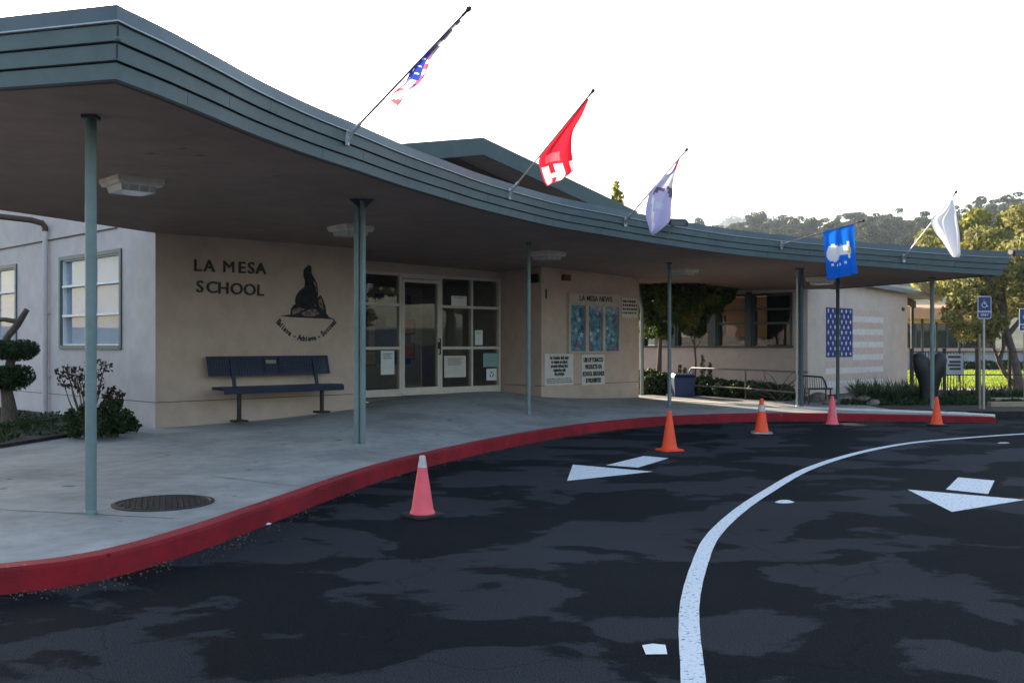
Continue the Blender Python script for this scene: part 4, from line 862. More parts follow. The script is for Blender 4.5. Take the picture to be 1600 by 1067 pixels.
cone(1463.5, 664.5, 0.53, 0.1, 'orange cone on a black base in front of the last canopy post', 'orange', 'rubber')
c4_ = [o for o in bpy.data.objects if o.name.startswith('traffic_cone')][3]
mk = MB(); p = c4_.location; mk.add([(p.x + 0.055, p.y - 0.078, 0.16), (p.x + 0.025, p.y - 0.092, 0.16), (p.x + 0.018, p.y - 0.070, 0.30), (p.x + 0.038, p.y - 0.061, 0.30)], [(0, 1, 2, 3)]); mk.build('worn_mark', M['collar'], c4_)
def scrap(x, y, w, h, mt, label, name='litter'):
    c = gp(x, y); m = MB(); n = 5
    a0 = 0.12
    for i in range(n):
        pass
    pts = [(c.x - w / 2, c.y - h / 2, 0.006), (c.x + w / 2, c.y - h / 2 + 0.01, 0.004), (c.x + w / 2 + 0.01, c.y + h / 2, 0.010), (c.x, c.y + h / 2, 0.016), (c.x - w / 2, c.y + h / 2, 0.008)]
    m.add(pts + [(p[0], p[1], p[2] + 0.002) for p in pts], [(0, 1, 2, 3, 4), (9, 8, 7, 6, 5)] + [(i, (i + 1) % 5, 5 + (i + 1) % 5, 5 + i) for i in range(5)]); tag(m.build(name, mt), label, 'litter')
scrap(1023, 1017, 0.105, 0.13, M['paper'], 'pale folded scrap of paper on the asphalt beside the curved line', 'paper_scrap')
scrap(417, 820, 0.05, 0.04, M['paper'], 'tiny white scrap lying in the gutter by the red kerb', 'paper_scrap')
scrap(250, 872, 0.06, 0.03, M['wood'], 'tiny reddish leaf fragment lying against the kerb foot', 'leaf_scrap')

# left wing: unseen taller roof and walls behind the canopy, added to block sun
LV = -1.0
for (a, c, za, zb) in ((3.6, 15.4, 4.15, 4.15),):
    for (v0, v1, q0, q1) in ((0.35, -4.2, 5.2, 6.6), (-4.2, -8.8, 6.6, 5.2)):
        m = MB(); m.hexa([LW.P(a, v0, q0), LW.P(c, v0, q0), LW.P(c, v1, q1), LW.P(a, v1, q1), LW.P(a, v0, q0 + 0.14), LW.P(c, v0, q0 + 0.14), LW.P(c, v1, q1 + 0.14), LW.P(a, v1, q1 + 0.14)]); m.build('roof', M['roofing'], school)
    m = MB(); m.add([LW.P(a + 0.2, -0.3, 3.5), LW.P(a + 0.2, -8.2, 3.5), LW.P(a + 0.2, -8.2, 5.25), LW.P(a + 0.2, -4.2, 6.6), LW.P(a + 0.2, -0.3, 5.25), LW.P(c - 0.3, -0.3, 3.5), LW.P(c - 0.3, -8.2, 3.5), LW.P(c - 0.3, -8.2, 5.25), LW.P(c - 0.3, -4.2, 6.6), LW.P(c - 0.3, -0.3, 5.25)], [(0, 1, 2, 3, 4), (9, 8, 7, 6, 5), (0, 5, 6, 1), (1, 6, 7, 2), (4, 9, 5, 0)]); m.build('wall', M['stucco'], school)
    wall_piece(LW, LEN - 0.05, LEN + 0.2, -0.1, 5.2, v=-0.26, th=8.0); wall_piece(LW, 3.8, LEN, ZT + 0.59, 5.22, v=-0.002)

# ------------------------------------------------------------------ foliage tools
def leaf_mesh(name, blobs, n, size, mt, seed=0, aspect=0.55, shell=0.55, up=0.0):
    rg = np.random.default_rng(seed); B = np.array(blobs, float)
    wgt = (B[:, 3] * B[:, 4] * B[:, 5]) ** (2 / 3.0); idx = rg.choice(len(B), n, p=wgt / wgt.sum())
    d = rg.normal(size=(n, 3)); d /= np.linalg.norm(d, axis=1)[:, None]
    r = rg.uniform(0, 1, n) ** (1 / 3.0); r = shell * np.maximum(r, rg.uniform(0.55, 1.05, n)) + (1 - shell) * r
    c = B[idx, :3] + d * r[:, None] * B[idx, 3:6]
    a = rg.normal(size=(n, 3)); a[:, 2] += up; a /= np.linalg.norm(a, axis=1)[:, None]
    t = rg.normal(size=(n, 3)); bb = np.cross(a, t); bb /= np.linalg.norm(bb, axis=1)[:, None]
    s = size * rg.uniform(0.6, 1.35, n)[:, None]
    A = a * s; Bv = bb * s * aspect; nn = np.cross(a, bb) * s * 0.18
    V = np.stack([c - A, c + Bv * 1.0 + nn, c + A, c - Bv * 1.0 + nn], 1).reshape(-1, 3)
    me = bpy.data.meshes.new(name); me.vertices.add(4 * n); me.vertices.foreach_set('co', V.ravel().astype(np.float32))
    me.loops.add(4 * n); me.loops.foreach_set('vertex_index', np.arange(4 * n, dtype=np.int32)); me.polygons.add(n)
    me.polygons.foreach_set('loop_start', np.arange(0, 4 * n, 4, dtype=np.int32))
    me.update(calc_edges=True)
    tint = np.clip(rg.normal(0.5, 0.22, n) + 0.25 * (rg.uniform(0, 1, len(B))[idx] - 0.5), 0, 1)
    at = me.attributes.new('tint', 'FLOAT', 'FACE'); at.data.foreach_set('value', tint.astype(np.float32))
    me.materials.append(mt); return me
def crown_blobs(c, r, k, br, seed, flat=0.8, hollow=0.35):
    rg = random.Random(seed); out = []
    while len(out) < k:
        p = Vector((rg.uniform(-1, 1), rg.uniform(-1, 1), rg.uniform(-1, 1)))
        if hollow < p.length < 1:
            q = br * rg.uniform(0.6, 1.25); out.append((c[0] + p.x * r[0], c[1] + p.y * r[1], c[2] + p.z * r[2], q, q, q * flat))
    return out
def tree(name, base, trunk, branches, blobs, n, size, mt, label, cat='tree', group=None, seed=0, bark='bark', tr=0.16, aspect=0.55):
    o = empty(name, base, label, cat, group); b0 = Vector(base)
    m = MB(); k = len(trunk); m.tube([b0 + Vector(p) for p in trunk], [tr * (1 - 0.55 * i / max(1, k - 1)) * (1.35 if i == 0 else 1) for i in range(k)], 9)
    for br in branches: m.tube([b0 + Vector(p) for p in br], [tr * 0.5 * (1 - 0.7 * i / max(1, len(br) - 1)) for i in range(len(br))], 6)
    smooth_by_angle(m.build('trunk', M[bark], o), 60)
    me = leaf_mesh('crown', blobs, n, size, LF[mt], seed, aspect); c = link('crown', me, o); c.location = (0, 0, 0); return o
def shrub(name, c, blobs, n, size, mt, label, seed=0, stems=5, group=None, cat='shrub', aspect=0.5):
    o = empty(name, c, label, cat, group); rg = random.Random(seed); m = MB(); c = Vector(c)
    for i in range(stems):
        b = blobs[i % len(blobs)]; t = c + Vector((b[0] + rg.uniform(-1, 1) * b[3] * 0.6, b[1] + rg.uniform(-1, 1) * b[4] * 0.6, b[2] + b[5] * rg.uniform(-0.2, 0.8)))
        q = c + Vector((rg.uniform(-.06, .06), rg.uniform(-.06, .06), -0.03)); mid = q.lerp(t, 0.5) + Vector((rg.uniform(-.06, .06), rg.uniform(-.06, .06), 0.03)); m.tube([q, mid, t], [0.014, 0.010, 0.005], 5)
    m.build('stems', M['bark'], o)
    l = link('foliage', leaf_mesh('foliage', blobs, n, size, LF[mt], seed, aspect), o); l.location = (0, 0, 0); return o

tag(link('gutter_litter', leaf_mesh('gutter_litter', DEB, 1500, 0.009, leaf_mat('dry_litter', (0.03, 0.02, 0.015), (0.22, 0.15, 0.10), 0.1), 78, 0.6, 0.1)), 'fine dry leaf litter and grit along the foot of the red kerb', 'litter', kind='stuff')
# ------------------------------------------------------------------ left bed: topiary, shrubs, ground cover
tb = Vector((-8.15, 15.4, 0.2))
def off(x, y, Y): return px(x, y, Y) - tb
t1, t2 = off(12, 547, 15.4), off(6, 590, 15.4)
topi = empty('topiary_tree', tb, 'cloud-pruned topiary with two leaf pads and a bare cut branch on top', 'topiary')
m = MB(); m.tube([tb + Vector(p) for p in ((0.1, 0, -0.05), (0.08, 0, 0.3), (0.02, 0, 0.7), (0.12, 0.02, 1.1), (0.04, 0, 1.4), (0.22, 0, 1.62), (0.37, 0, 1.86))], [0.15, 0.11, 0.08, 0.07, 0.06, 0.055, 0.042], 10)
m.tube([tb + Vector(p) for p in ((0.24, 0, 1.66), (0.0, 0, 1.70), (-0.3, 0.05, 1.68))], [0.045, 0.035, 0.03], 8); smooth_by_angle(m.build('trunk', M['bark'], topi), 60)
for k, (t_, rx, rz) in enumerate(((t1, 0.43, 0.15), (t2, 0.40, 0.19))):
    bl = [(t_.x + 0.22 * rx * math.cos(a) * 2.2, t_.y + 0.35 * math.sin(a), t_.z + (0.02 if i % 2 else -0.02), rx * 0.55, 0.3, rz) for i, a in enumerate([i * math.pi / 3 for i in range(6)])] + [(t_.x, t_.y, t_.z, rx * 0.7, 0.4, rz)]
    l = link('leaf_pad', leaf_mesh('leaf_pad', bl, 5200, 0.028, LF['dark'], 20 + k, 0.5, 0.9), topi); l.location = (0, 0, 0)
sh = px(136, 628, 14.3); sh.z = 0.2
shrub('bronze_shrub', sh, [(-0.18, 0, 0.78, 0.26, 0.22, 0.16), (0.05, 0, 0.72, 0.22, 0.2, 0.2), (-0.3, 0, 0.9, 0.18, 0.15, 0.10), (0.1, 0.1, 0.95, 0.25, 0.2, 0.12)], 420, 0.035, 'bronze', 'loose dark bronze-leaved shrub under the wall window', 31, 14)
sh2 = px(178, 640, 14.6); sh2.z = 0.2
shrub('bronze_shrub', sh2, [(0, 0, 0.50, 0.16, 0.15, 0.16), (-0.05, 0, 0.35, 0.14, 0.15, 0.14)], 260, 0.04, 'bronze', 'small dark upright shrub near the wall corner', 32, 6)
for k, (x, y, Y, r) in enumerate(((172, 668, 14.0, 0.30), (128, 668, 13.8, 0.33), (150, 676, 13.5, 0.26), (188, 652, 14.6, 0.24))):
    c = px(x, y, Y); c.z = 0.2
    shrub('leafy_shrub', c, crown_blobs((0, 0, 0.20), (r, r * 0.8, 0.22), 12, 0.10, 60 + k, 1.0, 0.0) + [(0, 0, 0.12, r * 0.8, r * 0.6, 0.12)], 1300, 0.035, 'dark', 'low green shrub at the pavement edge behind the first canopy post', 40 + k, 6, 'low shrubs in the left bed')
def cover(name, spots, n, size, mt, seed, label):
    me = leaf_mesh(name, spots, n, size, LF[mt], seed, 0.5, 0.3, 0.6); o = link(name, me); tag(o, label, 'ground cover', kind='stuff'); return o
rg = random.Random(11)
def in_poly(x, y, poly):
    c = False; n = len(poly)
    for i in range(n):
        x0, y0 = poly[i]; x1, y1 = poly[(i + 1) % n]
        if (y0 > y) != (y1 > y) and x < (x1 - x0) * (y - y0) / (y1 - y0) + x0: c = not c
    return c
sp = []
while len(sp) < 150:
    x, y = rg.uniform(-12, -5.9), rg.uniform(10.5, 19.5)
    if in_poly(x, y - 0.35, BEDL) and in_poly(x + 0.35, y, BEDL) and (Vector((x, y)) - LW.o).dot(LW.n) > 0.5: sp.append((x, y, 0.22, 0.3, 0.3, rg.uniform(0.05, 0.13)))
cover('ground_cover', sp, 26000, 0.03, 'dark', 50, 'low dark ground cover filling the bed by the left wall')

# ------------------------------------------------------------------ right-hand wing: flag mural end wall and courtyard windows
WM = Fr((7.74, 25.5), E1, N1); WW = Fr((7.74, 25.5), (-N1[0], -N1[1]), (-E1[0], -E1[1]))
wing = empty('classroom_wing', (7.74, 25.5, 0.1), 'cream classroom wing with a courtyard window wall and a painted end wall', 'building')
WL = 6.4; WT = 3.32
MB().fbox(WM, 0.003, WL, -0.22, 0.0, -0.1, WT).build('wall', M['stucco_wing'], wing)
SZ, HZ = 1.46, 2.90; WLEN = 8.0
MB().fbox(WW, 0.0, WLEN, -0.22, -0.003, -0.1, SZ - 0.06).build('wall', M['stucco'], wing); MB().fbox(WW, 0.0, WLEN, -0.22, -0.003, HZ, WT).build('wall', M['stucco'], wing)
MB().fbox(WW, -0.0, WW.uz(1238, 500)[0], -0.22, -0.003, SZ - 0.06, HZ).build('wall', M['stucco'], wing)
bays = [(1238, 1175, 'c'), (1167, 1120, 'o'), (1109, 1057, 'o'), (1051, 1005, 'o')]
for bi, (xa, xb, kd) in enumerate(bays):
    a, c = WW.uz(xa, 500)[0], WW.uz(xb, 500)[0]
    f = MB(); t = 0.06
    f.fbox(WW, a, a + t, -0.16, 0.02, SZ, HZ); f.fbox(WW, c - t, c, -0.16, 0.02, SZ, HZ); f.fbox(WW, a + t, c - t, -0.16, 0.018, HZ - t, HZ); f.fbox(WW, a - 0.02, c + 0.02, -0.16, 0.05, SZ - 0.06, SZ - 0.001)
    zz = [SZ, SZ + 0.62, SZ + 1.0, HZ - t]
    for z in zz[1:3]: f.fbox(WW, a + t, c - t, -0.13, 0.0, z - 0.03, z + 0.03)
    fo = f.build('window', M['teal_dark'], wing)
    for k in range(3): MB().fbox(WW, a + t, c - t, -0.10, -0.094, zz[k] + 0.03, zz[k + 1] - 0.03).build('pane', M['glass_dark'], fo)
    if kd == 'c':
        m = MB(); n = 28
        for i in range(n):
            u0 = a + (c - a) * i / n * 0.72; u1 = a + (c - a) * (i + 1) / n * 0.72; m.add([WW.P(u0, -0.2 - 0.03 * (i % 2), SZ), WW.P(u1, -0.2 - 0.03 * ((i + 1) % 2), SZ), WW.P(u1, -0.2 - 0.03 * ((i + 1) % 2), HZ), WW.P(u0, -0.2 - 0.03 * (i % 2), HZ)], [(0, 1, 2, 3)])
        m.build('curtain', M['curtain'], fo)
    if bi: MB().fbox(WW, WW.uz(bays[bi - 1][1], 500)[0] + 0.001, a - 0.001, -0.2, 0.06, SZ - 0.06, HZ + 0.05).build('pier', M['teal_dark'], wing)
MB().fbox(WW, WW.uz(1005, 500)[0], WLEN, -0.22, -0.004, SZ - 0.06, HZ).build('wall', M['stucco'], wing)
MB().fbox(WW, 0.25, WLEN, -4.1, -4.0, 0, 1.75).build('room_wall', M['interior'], wing); MB().fbox(WW, 0.25, WLEN, -4.1, -4.0, 2.45, WT - 0.2).build('room_wall', M['warm_lit_wall'], wing)
for q_ in range(7): MB().fbox(WW, 0.3 + 1.2 * q_, 0.5 + 1.2 * q_, -4.09, -4.01, 1.751, 2.449).build('room_pier', M['brown'], wing)
MB().fbox(WW, 0.25, WLEN, -4.0, -0.25, 0.0, 0.1).build('room_floor', M['lobby_floor'], wing)
MB().fbox(WW, -0.1, WLEN, 0.0 + 0.001, 0.55, WT - 0.26, WT - 0.05).build('eave_fascia', M['teal_dark'], wing)
m = MB(); m.hexa([WM.P(-0.4, 0.25, WT), WM.P(WL + 1.9, 0.25, WT - 0.35), WM.P(WL + 1.9, -8.5, WT - 0.35), WM.P(-0.4, -8.5, WT), WM.P(-0.4, 0.25, WT + 0.12), WM.P(WL + 1.9, 0.25, WT - 0.23), WM.P(WL + 1.9, -8.5, WT - 0.23), WM.P(-0.4, -8.5, WT + 0.12)]); m.build('roof', M['roofing'], wing)
MB().prism(WM, [(WL + 0.3, WT - 0.12), (WL + 1.95, WT - 0.44), (WL + 1.95, WT - 0.20), (WL + 0.3, WT + 0.12)], 0.251, 0.30).build('verge_board', M['wood'], wing)
for v in (-0.5, -2.2, -3.9):
    MB().prism(WM, [(WL - 0.3, WT - 0.30), (WL + 1.8, WT - 0.62), (WL + 1.8, WT - 0.40), (WL - 0.3, WT - 0.06)], v - 0.08, v).build('roof_beam', M['brown'], wing)
MB().fbox(WM, WL - 0.22, WL + 0.0, -8.0, -0.221, -0.1, WT - 0.1).build('wall', M['warm_lit_wall'], wing)
MB().tube([WM.P(WL + 1.75, -0.6, 0), WM.P(WL + 1.75, -0.6, WT - 0.6)], 0.05, 10).build('eave_post', M['teal_dark'], wing)
# flag mural painted on the end wall
mur = empty('flag_mural', WM.P(2.6, 0, 0.6), 'faded stars and stripes painted on the cream end wall', 'mural')
ca, cz1 = WM.uz(1290.5, 480); cc, _ = WM.uz(1332, 483); _, cz0 = WM.uz(1310, 558); sE, _ = WM.uz(1380, 530)
MB().fbox(WM, ca, cc, 0.0005, 0.004, cz0, cz1).build('canton', M['mural_blue'], mur)
rg = random.Random(8)
for r_ in range(9):
    for k in range(6 if r_ % 2 == 0 else 5):
        u = ca + (cc - ca) * ((k + 0.5 + (0.5 if r_ % 2 else 0)) / 6.0); z = cz1 - (cz1 - cz0) * (r_ + 0.6) / 9.2; w = rg.uniform(0.05, 0.075); h = rg.uniform(0.06, 0.085)
        MB().prism(WM, [(u + w * (1 if j % 2 == 0 else 0.45) * math.sin(j * math.pi / 5), z + h * (1 if j % 2 == 0 else 0.45) * math.cos(j * math.pi / 5)) for j in range(10)], 0.0042, 0.0055).build('star', M['mural_white'], mur)
sz0 = WM.uz(1335, 613)[1]; nS = 13; zz1 = cz1 - 0.02
for k in range(nS):
    za = zz1 - (zz1 - sz0) * k / nS; zb = zz1 - (zz1 - sz0) * (k + 1) / nS; u0 = cc + 0.01 if za > cz0 + 0.05 else ca
    MB().fbox(WM, u0, sE, 0.0005, 0.003, zb + 0.012, za - 0.012).build('stripe', M['mural_red'] if k % 2 == 0 else M['mural_white'], mur)
o = MB().tube([WM.P(WM.uz(1410, 483)[0], -0.001, WM.uz(1410, 483)[1]), WM.P(WM.uz(1410, 483)[0], 0.05, WM.uz(1410, 483)[1])], 0.06, 12).build('wall_vent', M['brown']); tag(o, 'small round brown fitting on the mural wall', 'vent')

# ------------------------------------------------------------------ courtyard
tree('courtyard_tree', (4.0, 26.3, 0.1), [(0, 0, 0), (0.05, 0, 1.2), (0.1, 0.05, 2.2), (0.1, 0, 3.2)], [[(0.05, 0, 1.6), (0.6, 0, 2.3), (1.3, 0.1, 2.9)], [(0.05, 0, 1.7), (-0.5, 0, 2.4), (-0.9, 0.1, 3.0)], [(0.1, 0, 2.0), (0.3, -0.5, 2.8)]],
     crown_blobs((0.25, 0, 3.05), (1.75, 1.2, 1.15), 44, 0.42, 4) + crown_blobs((-0.1, -0.3, 1.95), (1.25, 0.5, 0.62), 16, 0.24, 5, 0.9, 0.0) + crown_blobs((1.2, -0.2, 2.45), (0.7, 0.4, 0.45), 8, 0.2, 6, 0.9, 0.0), 36000, 0.05, 'mid', 'dense dark tree in the courtyard behind the notice board wall', seed=60, tr=0.07)
tree('young_tree', (4.85, 25.6, 0.1), [(0, 0, 0), (0.05, 0, 0.9), (0.0, 0, 1.7), (0.05, 0, 2.6)], [[(0, 0, 1.2), (0.3, 0, 1.7)], [(0, 0, 1.4), (-0.2, 0, 1.9)]],
     [(-0.1, 0, 2.0, 0.24, 0.24, 0.28), (0.1, 0, 2.35, 0.2, 0.2, 0.25), (0.5, 0, 2.6, 0.22, 0.2, 0.16), (-0.3, 0, 2.3, 0.15, 0.15, 0.15), (0.62, 0, 3.0, 0.16, 0.15, 0.2)], 900, 0.06, 'bright', 'slim young tree with sunlit yellow-green leaves in the courtyard', seed=61, tr=0.035)
for k, (x, y, Y, r, h) in enumerate(((1015, 606, 25.6, 0.5, 0.85), (1035, 606, 25.0, 0.45, 0.75), (1100, 606, 25.2, 0.5, 0.62), (1125, 608, 24.6, 0.48, 0.58), (1150, 608, 24.0, 0.46, 0.56), (1178, 610, 23.4, 0.46, 0.56), (1205, 612, 22.9, 0.44, 0.54), (1230, 614, 22.6, 0.40, 0.5))):
    c = px(x, y, Y); c.z = 0.1
    h *= 0.72; c.y += 0.7
    shrub('courtyard_shrub', c, [(0, 0, h * 0.55, r, r, h * 0.55), (0.12, 0, h * 0.8, r * 0.6, r * 0.6, h * 0.4), (-0.15, 0, h * 0.75, r * 0.6, r * 0.6, h * 0.4)], 2600, 0.05, 'dark', 'dark leafy shrub in the bed behind the ramp railing', 70 + k, 6, 'shrubs behind the ramp railing')
for k, (x, Y, h) in enumerate(((1098, 26.0, 1.05), (1109, 25.8, 0.85), (1062, 26.4, 0.75), (1070, 26.3, 0.7))):
    c = px(x, 600, Y); c.z = 0.1
    shrub('tall_stalk_plant', c, [(0, 0, h * (0.45 + 0.11 * i), 0.09 - 0.01 * i, 0.08, 0.09) for i in range(6)], 130, 0.045, 'pine', 'tall leafy stalk rising in front of the courtyard wall', 90 + k, 3, 'tall stalks in the courtyard bed')
def bare_shrub(x, Y, h, label, seed):
    c = px(x, 610, Y); c.z = 0.1; rg = random.Random(seed); m = MB()
    for i in range(16):
        a = rg.uniform(0, 6.28); q = c.copy(); pts = [q.copy()]; d_ = Vector((math.cos(a) * 0.6, math.sin(a) * 0.4, 1.0)).normalized()
        for s in range(6):
            d_ = (d_ + Vector((rg.uniform(-.6, .6), rg.uniform(-.5, .5), rg.uniform(-.35, .25)))).normalized(); q = q + d_ * h * rg.uniform(0.14, 0.22); pts.append(q.copy())
        m.tube(pts, [0.022 - 0.003 * s for s in range(7)], 5)
    tag(m.build('bare_shrub', M['bark']), label, 'shrub')
bare_shrub(1216, 23.0, 0.85, 'twisted leafless shrub near the lower end of the ramp railing', 4); bare_shrub(1190, 23.6, 0.6, 'smaller leafless twiggy shrub halfway along the ramp railing', 9)
ra = [gp(1083, 620, 0.12), gp(1165, 626, 0.12), gp(1246, 634, 0.12)]
rail = empty('ramp_railing', ra[2], 'galvanised pipe railing with two rails along the courtyard ramp', 'railing')
for p in ra:
    m = MB(); m.tube([p + Vector((0, 0, -0.05)), p + Vector((0, 0, 0.74))], 0.021, 10); smooth_by_angle(m.build('rail_post', M['railgrey'], rail))
top = [p + Vector((0, 0, 0.76)) for p in ra]; bot = [p + Vector((0, 0, 0.30)) for p in ra]
dl = (top[0] - top[1]).normalized()
loop = [bot[2] - dl * 0.3, bot[2], bot[1], bot[0], bot[0] + dl * 0.12 + Vector((0, 0, 0.10)), top[0] + dl * 0.16 - Vector((0, 0, 0.10)), top[0] + dl * 0.06, top[1], top[2], top[2] - dl * 0.3]
m = MB(); m.tube(loop, 0.021, 10); smooth_by_angle(m.build('handrail', M['railgrey'], rail), 60)
c = px(1067, 620, 24.6); bn = empty('recycling_bin', (c.x, c.y, 0.12), 'dark blue plastic bin standing in the courtyard bed', 'bin')
m = MB(); w, dp_, h = 0.27, 0.27, 0.66; m.hexa([(c.x - w * .85, c.y - dp_ * .85, .1), (c.x + w * .85, c.y - dp_ * .85, .1), (c.x + w * .85, c.y + dp_ * .85, .1), (c.x - w * .85, c.y + dp_ * .85, .1), (c.x - w, c.y - dp_, h), (c.x + w, c.y - dp_, h), (c.x + w, c.y + dp_, h), (c.x - w, c.y + dp_, h)]); m.build('body', M['bin'], bn, bevel=0.02)
m = MB(); m.hexa([(c.x - w - .02, c.y - dp_ - .03, h + .002), (c.x + w + .02, c.y - dp_ - .03, h + .002), (c.x + w + .02, c.y + dp_ + .02, h + .002), (c.x - w - .02, c.y + dp_ + .02, h + .002), (c.x - w * .9, c.y - dp_ * .9, h + .07), (c.x + w * .9, c.y - dp_ * .9, h + .07), (c.x + w * .9, c.y + dp_ * .9, h + .10), (c.x - w * .9, c.y + dp_ * .9, h + .10)]); m.build('lid', M['bin'], bn, bevel=0.015)
MB().tube([(c.x - w * .8, c.y + dp_ + .04, h - .02), (c.x + w * .8, c.y + dp_ + .04, h - .02)], 0.016, 8).build('handle', M['bin'], bn)
c = px(1003, 470, 25.0); o = MB().tube([(c.x, c.y, 0.0), (c.x, c.y, 1.2), (c.x, c.y, 2.4), (c.x - 0.1, c.y - 0.1, 2.8), (c.x - 0.15, c.y - 0.2, 3.05)], 0.05, 10).build('downpipe', M['post']); tag(smooth_by_angle(o), 'grey-green downpipe just past the end of the notice board wall', 'downpipe')
# boulders
def boulder(x, y, r, label, seed):
    c = gp(x, y, 0.12); bm = bmesh.new(); bmesh.ops.create_icosphere(bm, subdivisions=3, radius=1.0); rg = random.Random(seed); k = [Vector((rg.uniform(-1, 1), rg.uniform(-1, 1), rg.uniform(-1, 1))) for _ in range(9)]
    for v in bm.verts:
        d_ = v.co.normalized(); s = 1 + sum(0.16 * max(0, d_.dot(q.normalized())) ** 3 * (1 if i % 2 else -1) for i, q in enumerate(k)); v.co = Vector((d_.x * r * 1.25 * s, d_.y * r * s, d_.z * r * 0.75 * s))
    me = bpy.data.meshes.new('boulder'); bm.to_mesh(me); bm.free(); me.materials.append(M['rock']); me.polygons.foreach_set('use_smooth', [True] * len(me.polygons)); o = link('boulder', me); o.location = (c.x, c.y, 0.12 + r * 0.45); tag(o, label, 'boulder', 'boulders edging the mural bed')
for k, (x, y, r) in enumerate(((1280, 629, 0.2), (1297, 633, 0.13), (1318, 630, 0.17), (1334, 629, 0.2), (1350, 630, 0.16), (1364, 633, 0.12))): boulder(x, y, r, 'rounded brown boulder at the foot of the flag mural', k)
# black wire bench at the mural
c = gp(1276, 632, 0.12); wb = empty('wire_bench', (c.x, c.y, 0.12), 'small black wire bench in front of the mural wall beside the doubled posts', 'bench')
def wbp(u, v, z): return Vector((c.x + u, c.y + v + 0.3 * u, 0.12 + z))
m = MB(); m.tube([wbp(-.3, .12, .36), wbp(-.31, .16, .55), wbp(-.27, .18, .66), wbp(.2, .18, .62), wbp(.28, .17, .5), wbp(.3, .12, .36)], 0.022, 8)
for i in range(1, 10): m.tube([wbp(-.3 + .06 * i, .12, .36), wbp(-.29 + .058 * i, .17, .63 - 0.004 * i)], 0.007, 5)
m.build('backrest', M['black'], wb)
m = MB(); m.tube([wbp(-.3, .12, .36), wbp(-.3, -.25, .37), wbp(.3, -.25, .37), wbp(.3, .12, .36), wbp(-.3, .12, .36)], 0.018, 8)
for i in range(1, 9): m.tube([wbp(-.3, .12 - .041 * i, .365), wbp(.3, .12 - .041 * i, .365)], 0.009, 5)
m.build('seat', M['black'], wb)
for (u, v) in ((-.27, .1), (.27, .1), (-.27, -.22), (.27, -.22)): MB().tube([wbp(u, v, -.02), wbp(u, v, .36)], 0.018, 8).build('leg', M['black'], wb)
# strap-leaved plants
def strap(c, n, h, seed, label, group):
    rg = random.Random(seed); vv = []; ff = []; tint = []
    for i in range(n):
        a = rg.uniform(0, 6.283); L = h * rg.uniform(0.7, 1.2); d_ = Vector((math.cos(a), math.sin(a), 0)); s = Vector((-d_.y, d_.x, 0)) * rg.uniform(0.012, 0.02); lean = rg.uniform(0.25, 1.0); p0 = Vector(c) + d_ * rg.uniform(0, 0.08); b = len(vv)
        for k in range(5):
            t = k / 4; q = p0 + d_ * L * lean * t ** 1.5 + Vector((0, 0, L * (t - 0.45 * lean * t * t))); w = 1 - t ** 2 * 0.95
            vv += [q - s * w, q + s * w]
        for k in range(4): ff.append((b + 2 * k, b + 2 * k + 1, b + 2 * k + 3, b + 2 * k + 2)); tint.append(0); tint[-1] = min(1, max(0, rg.gauss(0.5, 0.25)))
    me = bpy.data.meshes.new('strap_leaf_plant'); me.from_pydata([tuple(v - Vector(c)) for v in vv], [], ff); at = me.attributes.new('tint', 'FLOAT', 'FACE'); at.data.foreach_set('value', tint); me.materials.append(LF['blade'])
    o = link('strap_leaf_plant', me); o.location = c; tag(o, label, 'plant', group); return o
SP = [(1338, 24.2), (1352, 23.6), (1366, 24.4), (1380, 23.4), (1394, 24.2), (1408, 23.6), (1420, 24.4), (1432, 23.2), (1346, 22.6), (1374, 22.4), (1400, 22.4)]
for k, (x, Y) in enumerate(SP):
    c = px(x, 600, Y); strap((c.x, c.y, 0.1), 70, 0.62, 100 + k, 'strap-leaved plant in the bed between the mural and the fluke sculpture', 'strap-leaved plants by the mural')
for k, (x, Y) in enumerate([(1488, 24.6), (1500, 23.8), (1512, 24.8), (1525, 24.2), (1538, 24.9), (1552, 24.0), (1566, 24.8), (1580, 24.2), (1594, 24.8), (1608, 24.0)]):
    c = px(x, 600, Y); strap((c.x, c.y, 0.1), 60, 0.42, 130 + k, 'low strap-leaved plant in front of the black fence', 'strap-leaved plants by the fence')
cover('ground_cover', [(px(x, 600, Y).x, Y, 0.14, 0.35, 0.3, 0.12) for (x, Y) in [(1330 + 14 * i, 22.0 + 0.9 * (i % 3)) for i in range(21)]], 9000, 0.04, 'dark', 52, 'low dark ground cover in the bed by the fluke sculpture')
# fluke-shaped sculpture
c = gp(1452, 628, 0.12); fl = MB()
for s in (-1, 1):
    P_ = [(0.05, 0, -0.02), (0.06, 0, 0.25), (0.09, 0, 0.5), (0.15, 0, 0.75), (0.20, 0, 0.98), (0.225, 0, 1.12), (0.23, 0, 1.2)]; rr = [0.16, 0.16, 0.185, 0.225, 0.225, 0.16, 0.05]
    n = 14; vv = []; ff = []
    for p, r in zip(P_, rr):
        for j in range(n): a = 2 * math.pi * j / n; vv.append((c.x + s * p[0] + r * math.cos(a), c.y + r * 0.62 * math.sin(a), 0.12 + p[2] + (0.10 * r * math.cos(a) * s)))
    for i in range(len(P_) - 1):
        for j in range(n): ff.append((i * n + j, i * n + (j + 1) % n, (i + 1) * n + (j + 1) % n, (i + 1) * n + j))
    ff.append(tuple(range((len(P_) - 1) * n, len(P_) * n))); fl.add(vv, ff)
tag(smooth_by_angle(fl.build('fluke_sculpture', M['black']), 60), 'dark heart-shaped whale fluke sculpture rising from the planting bed', 'sculpture')
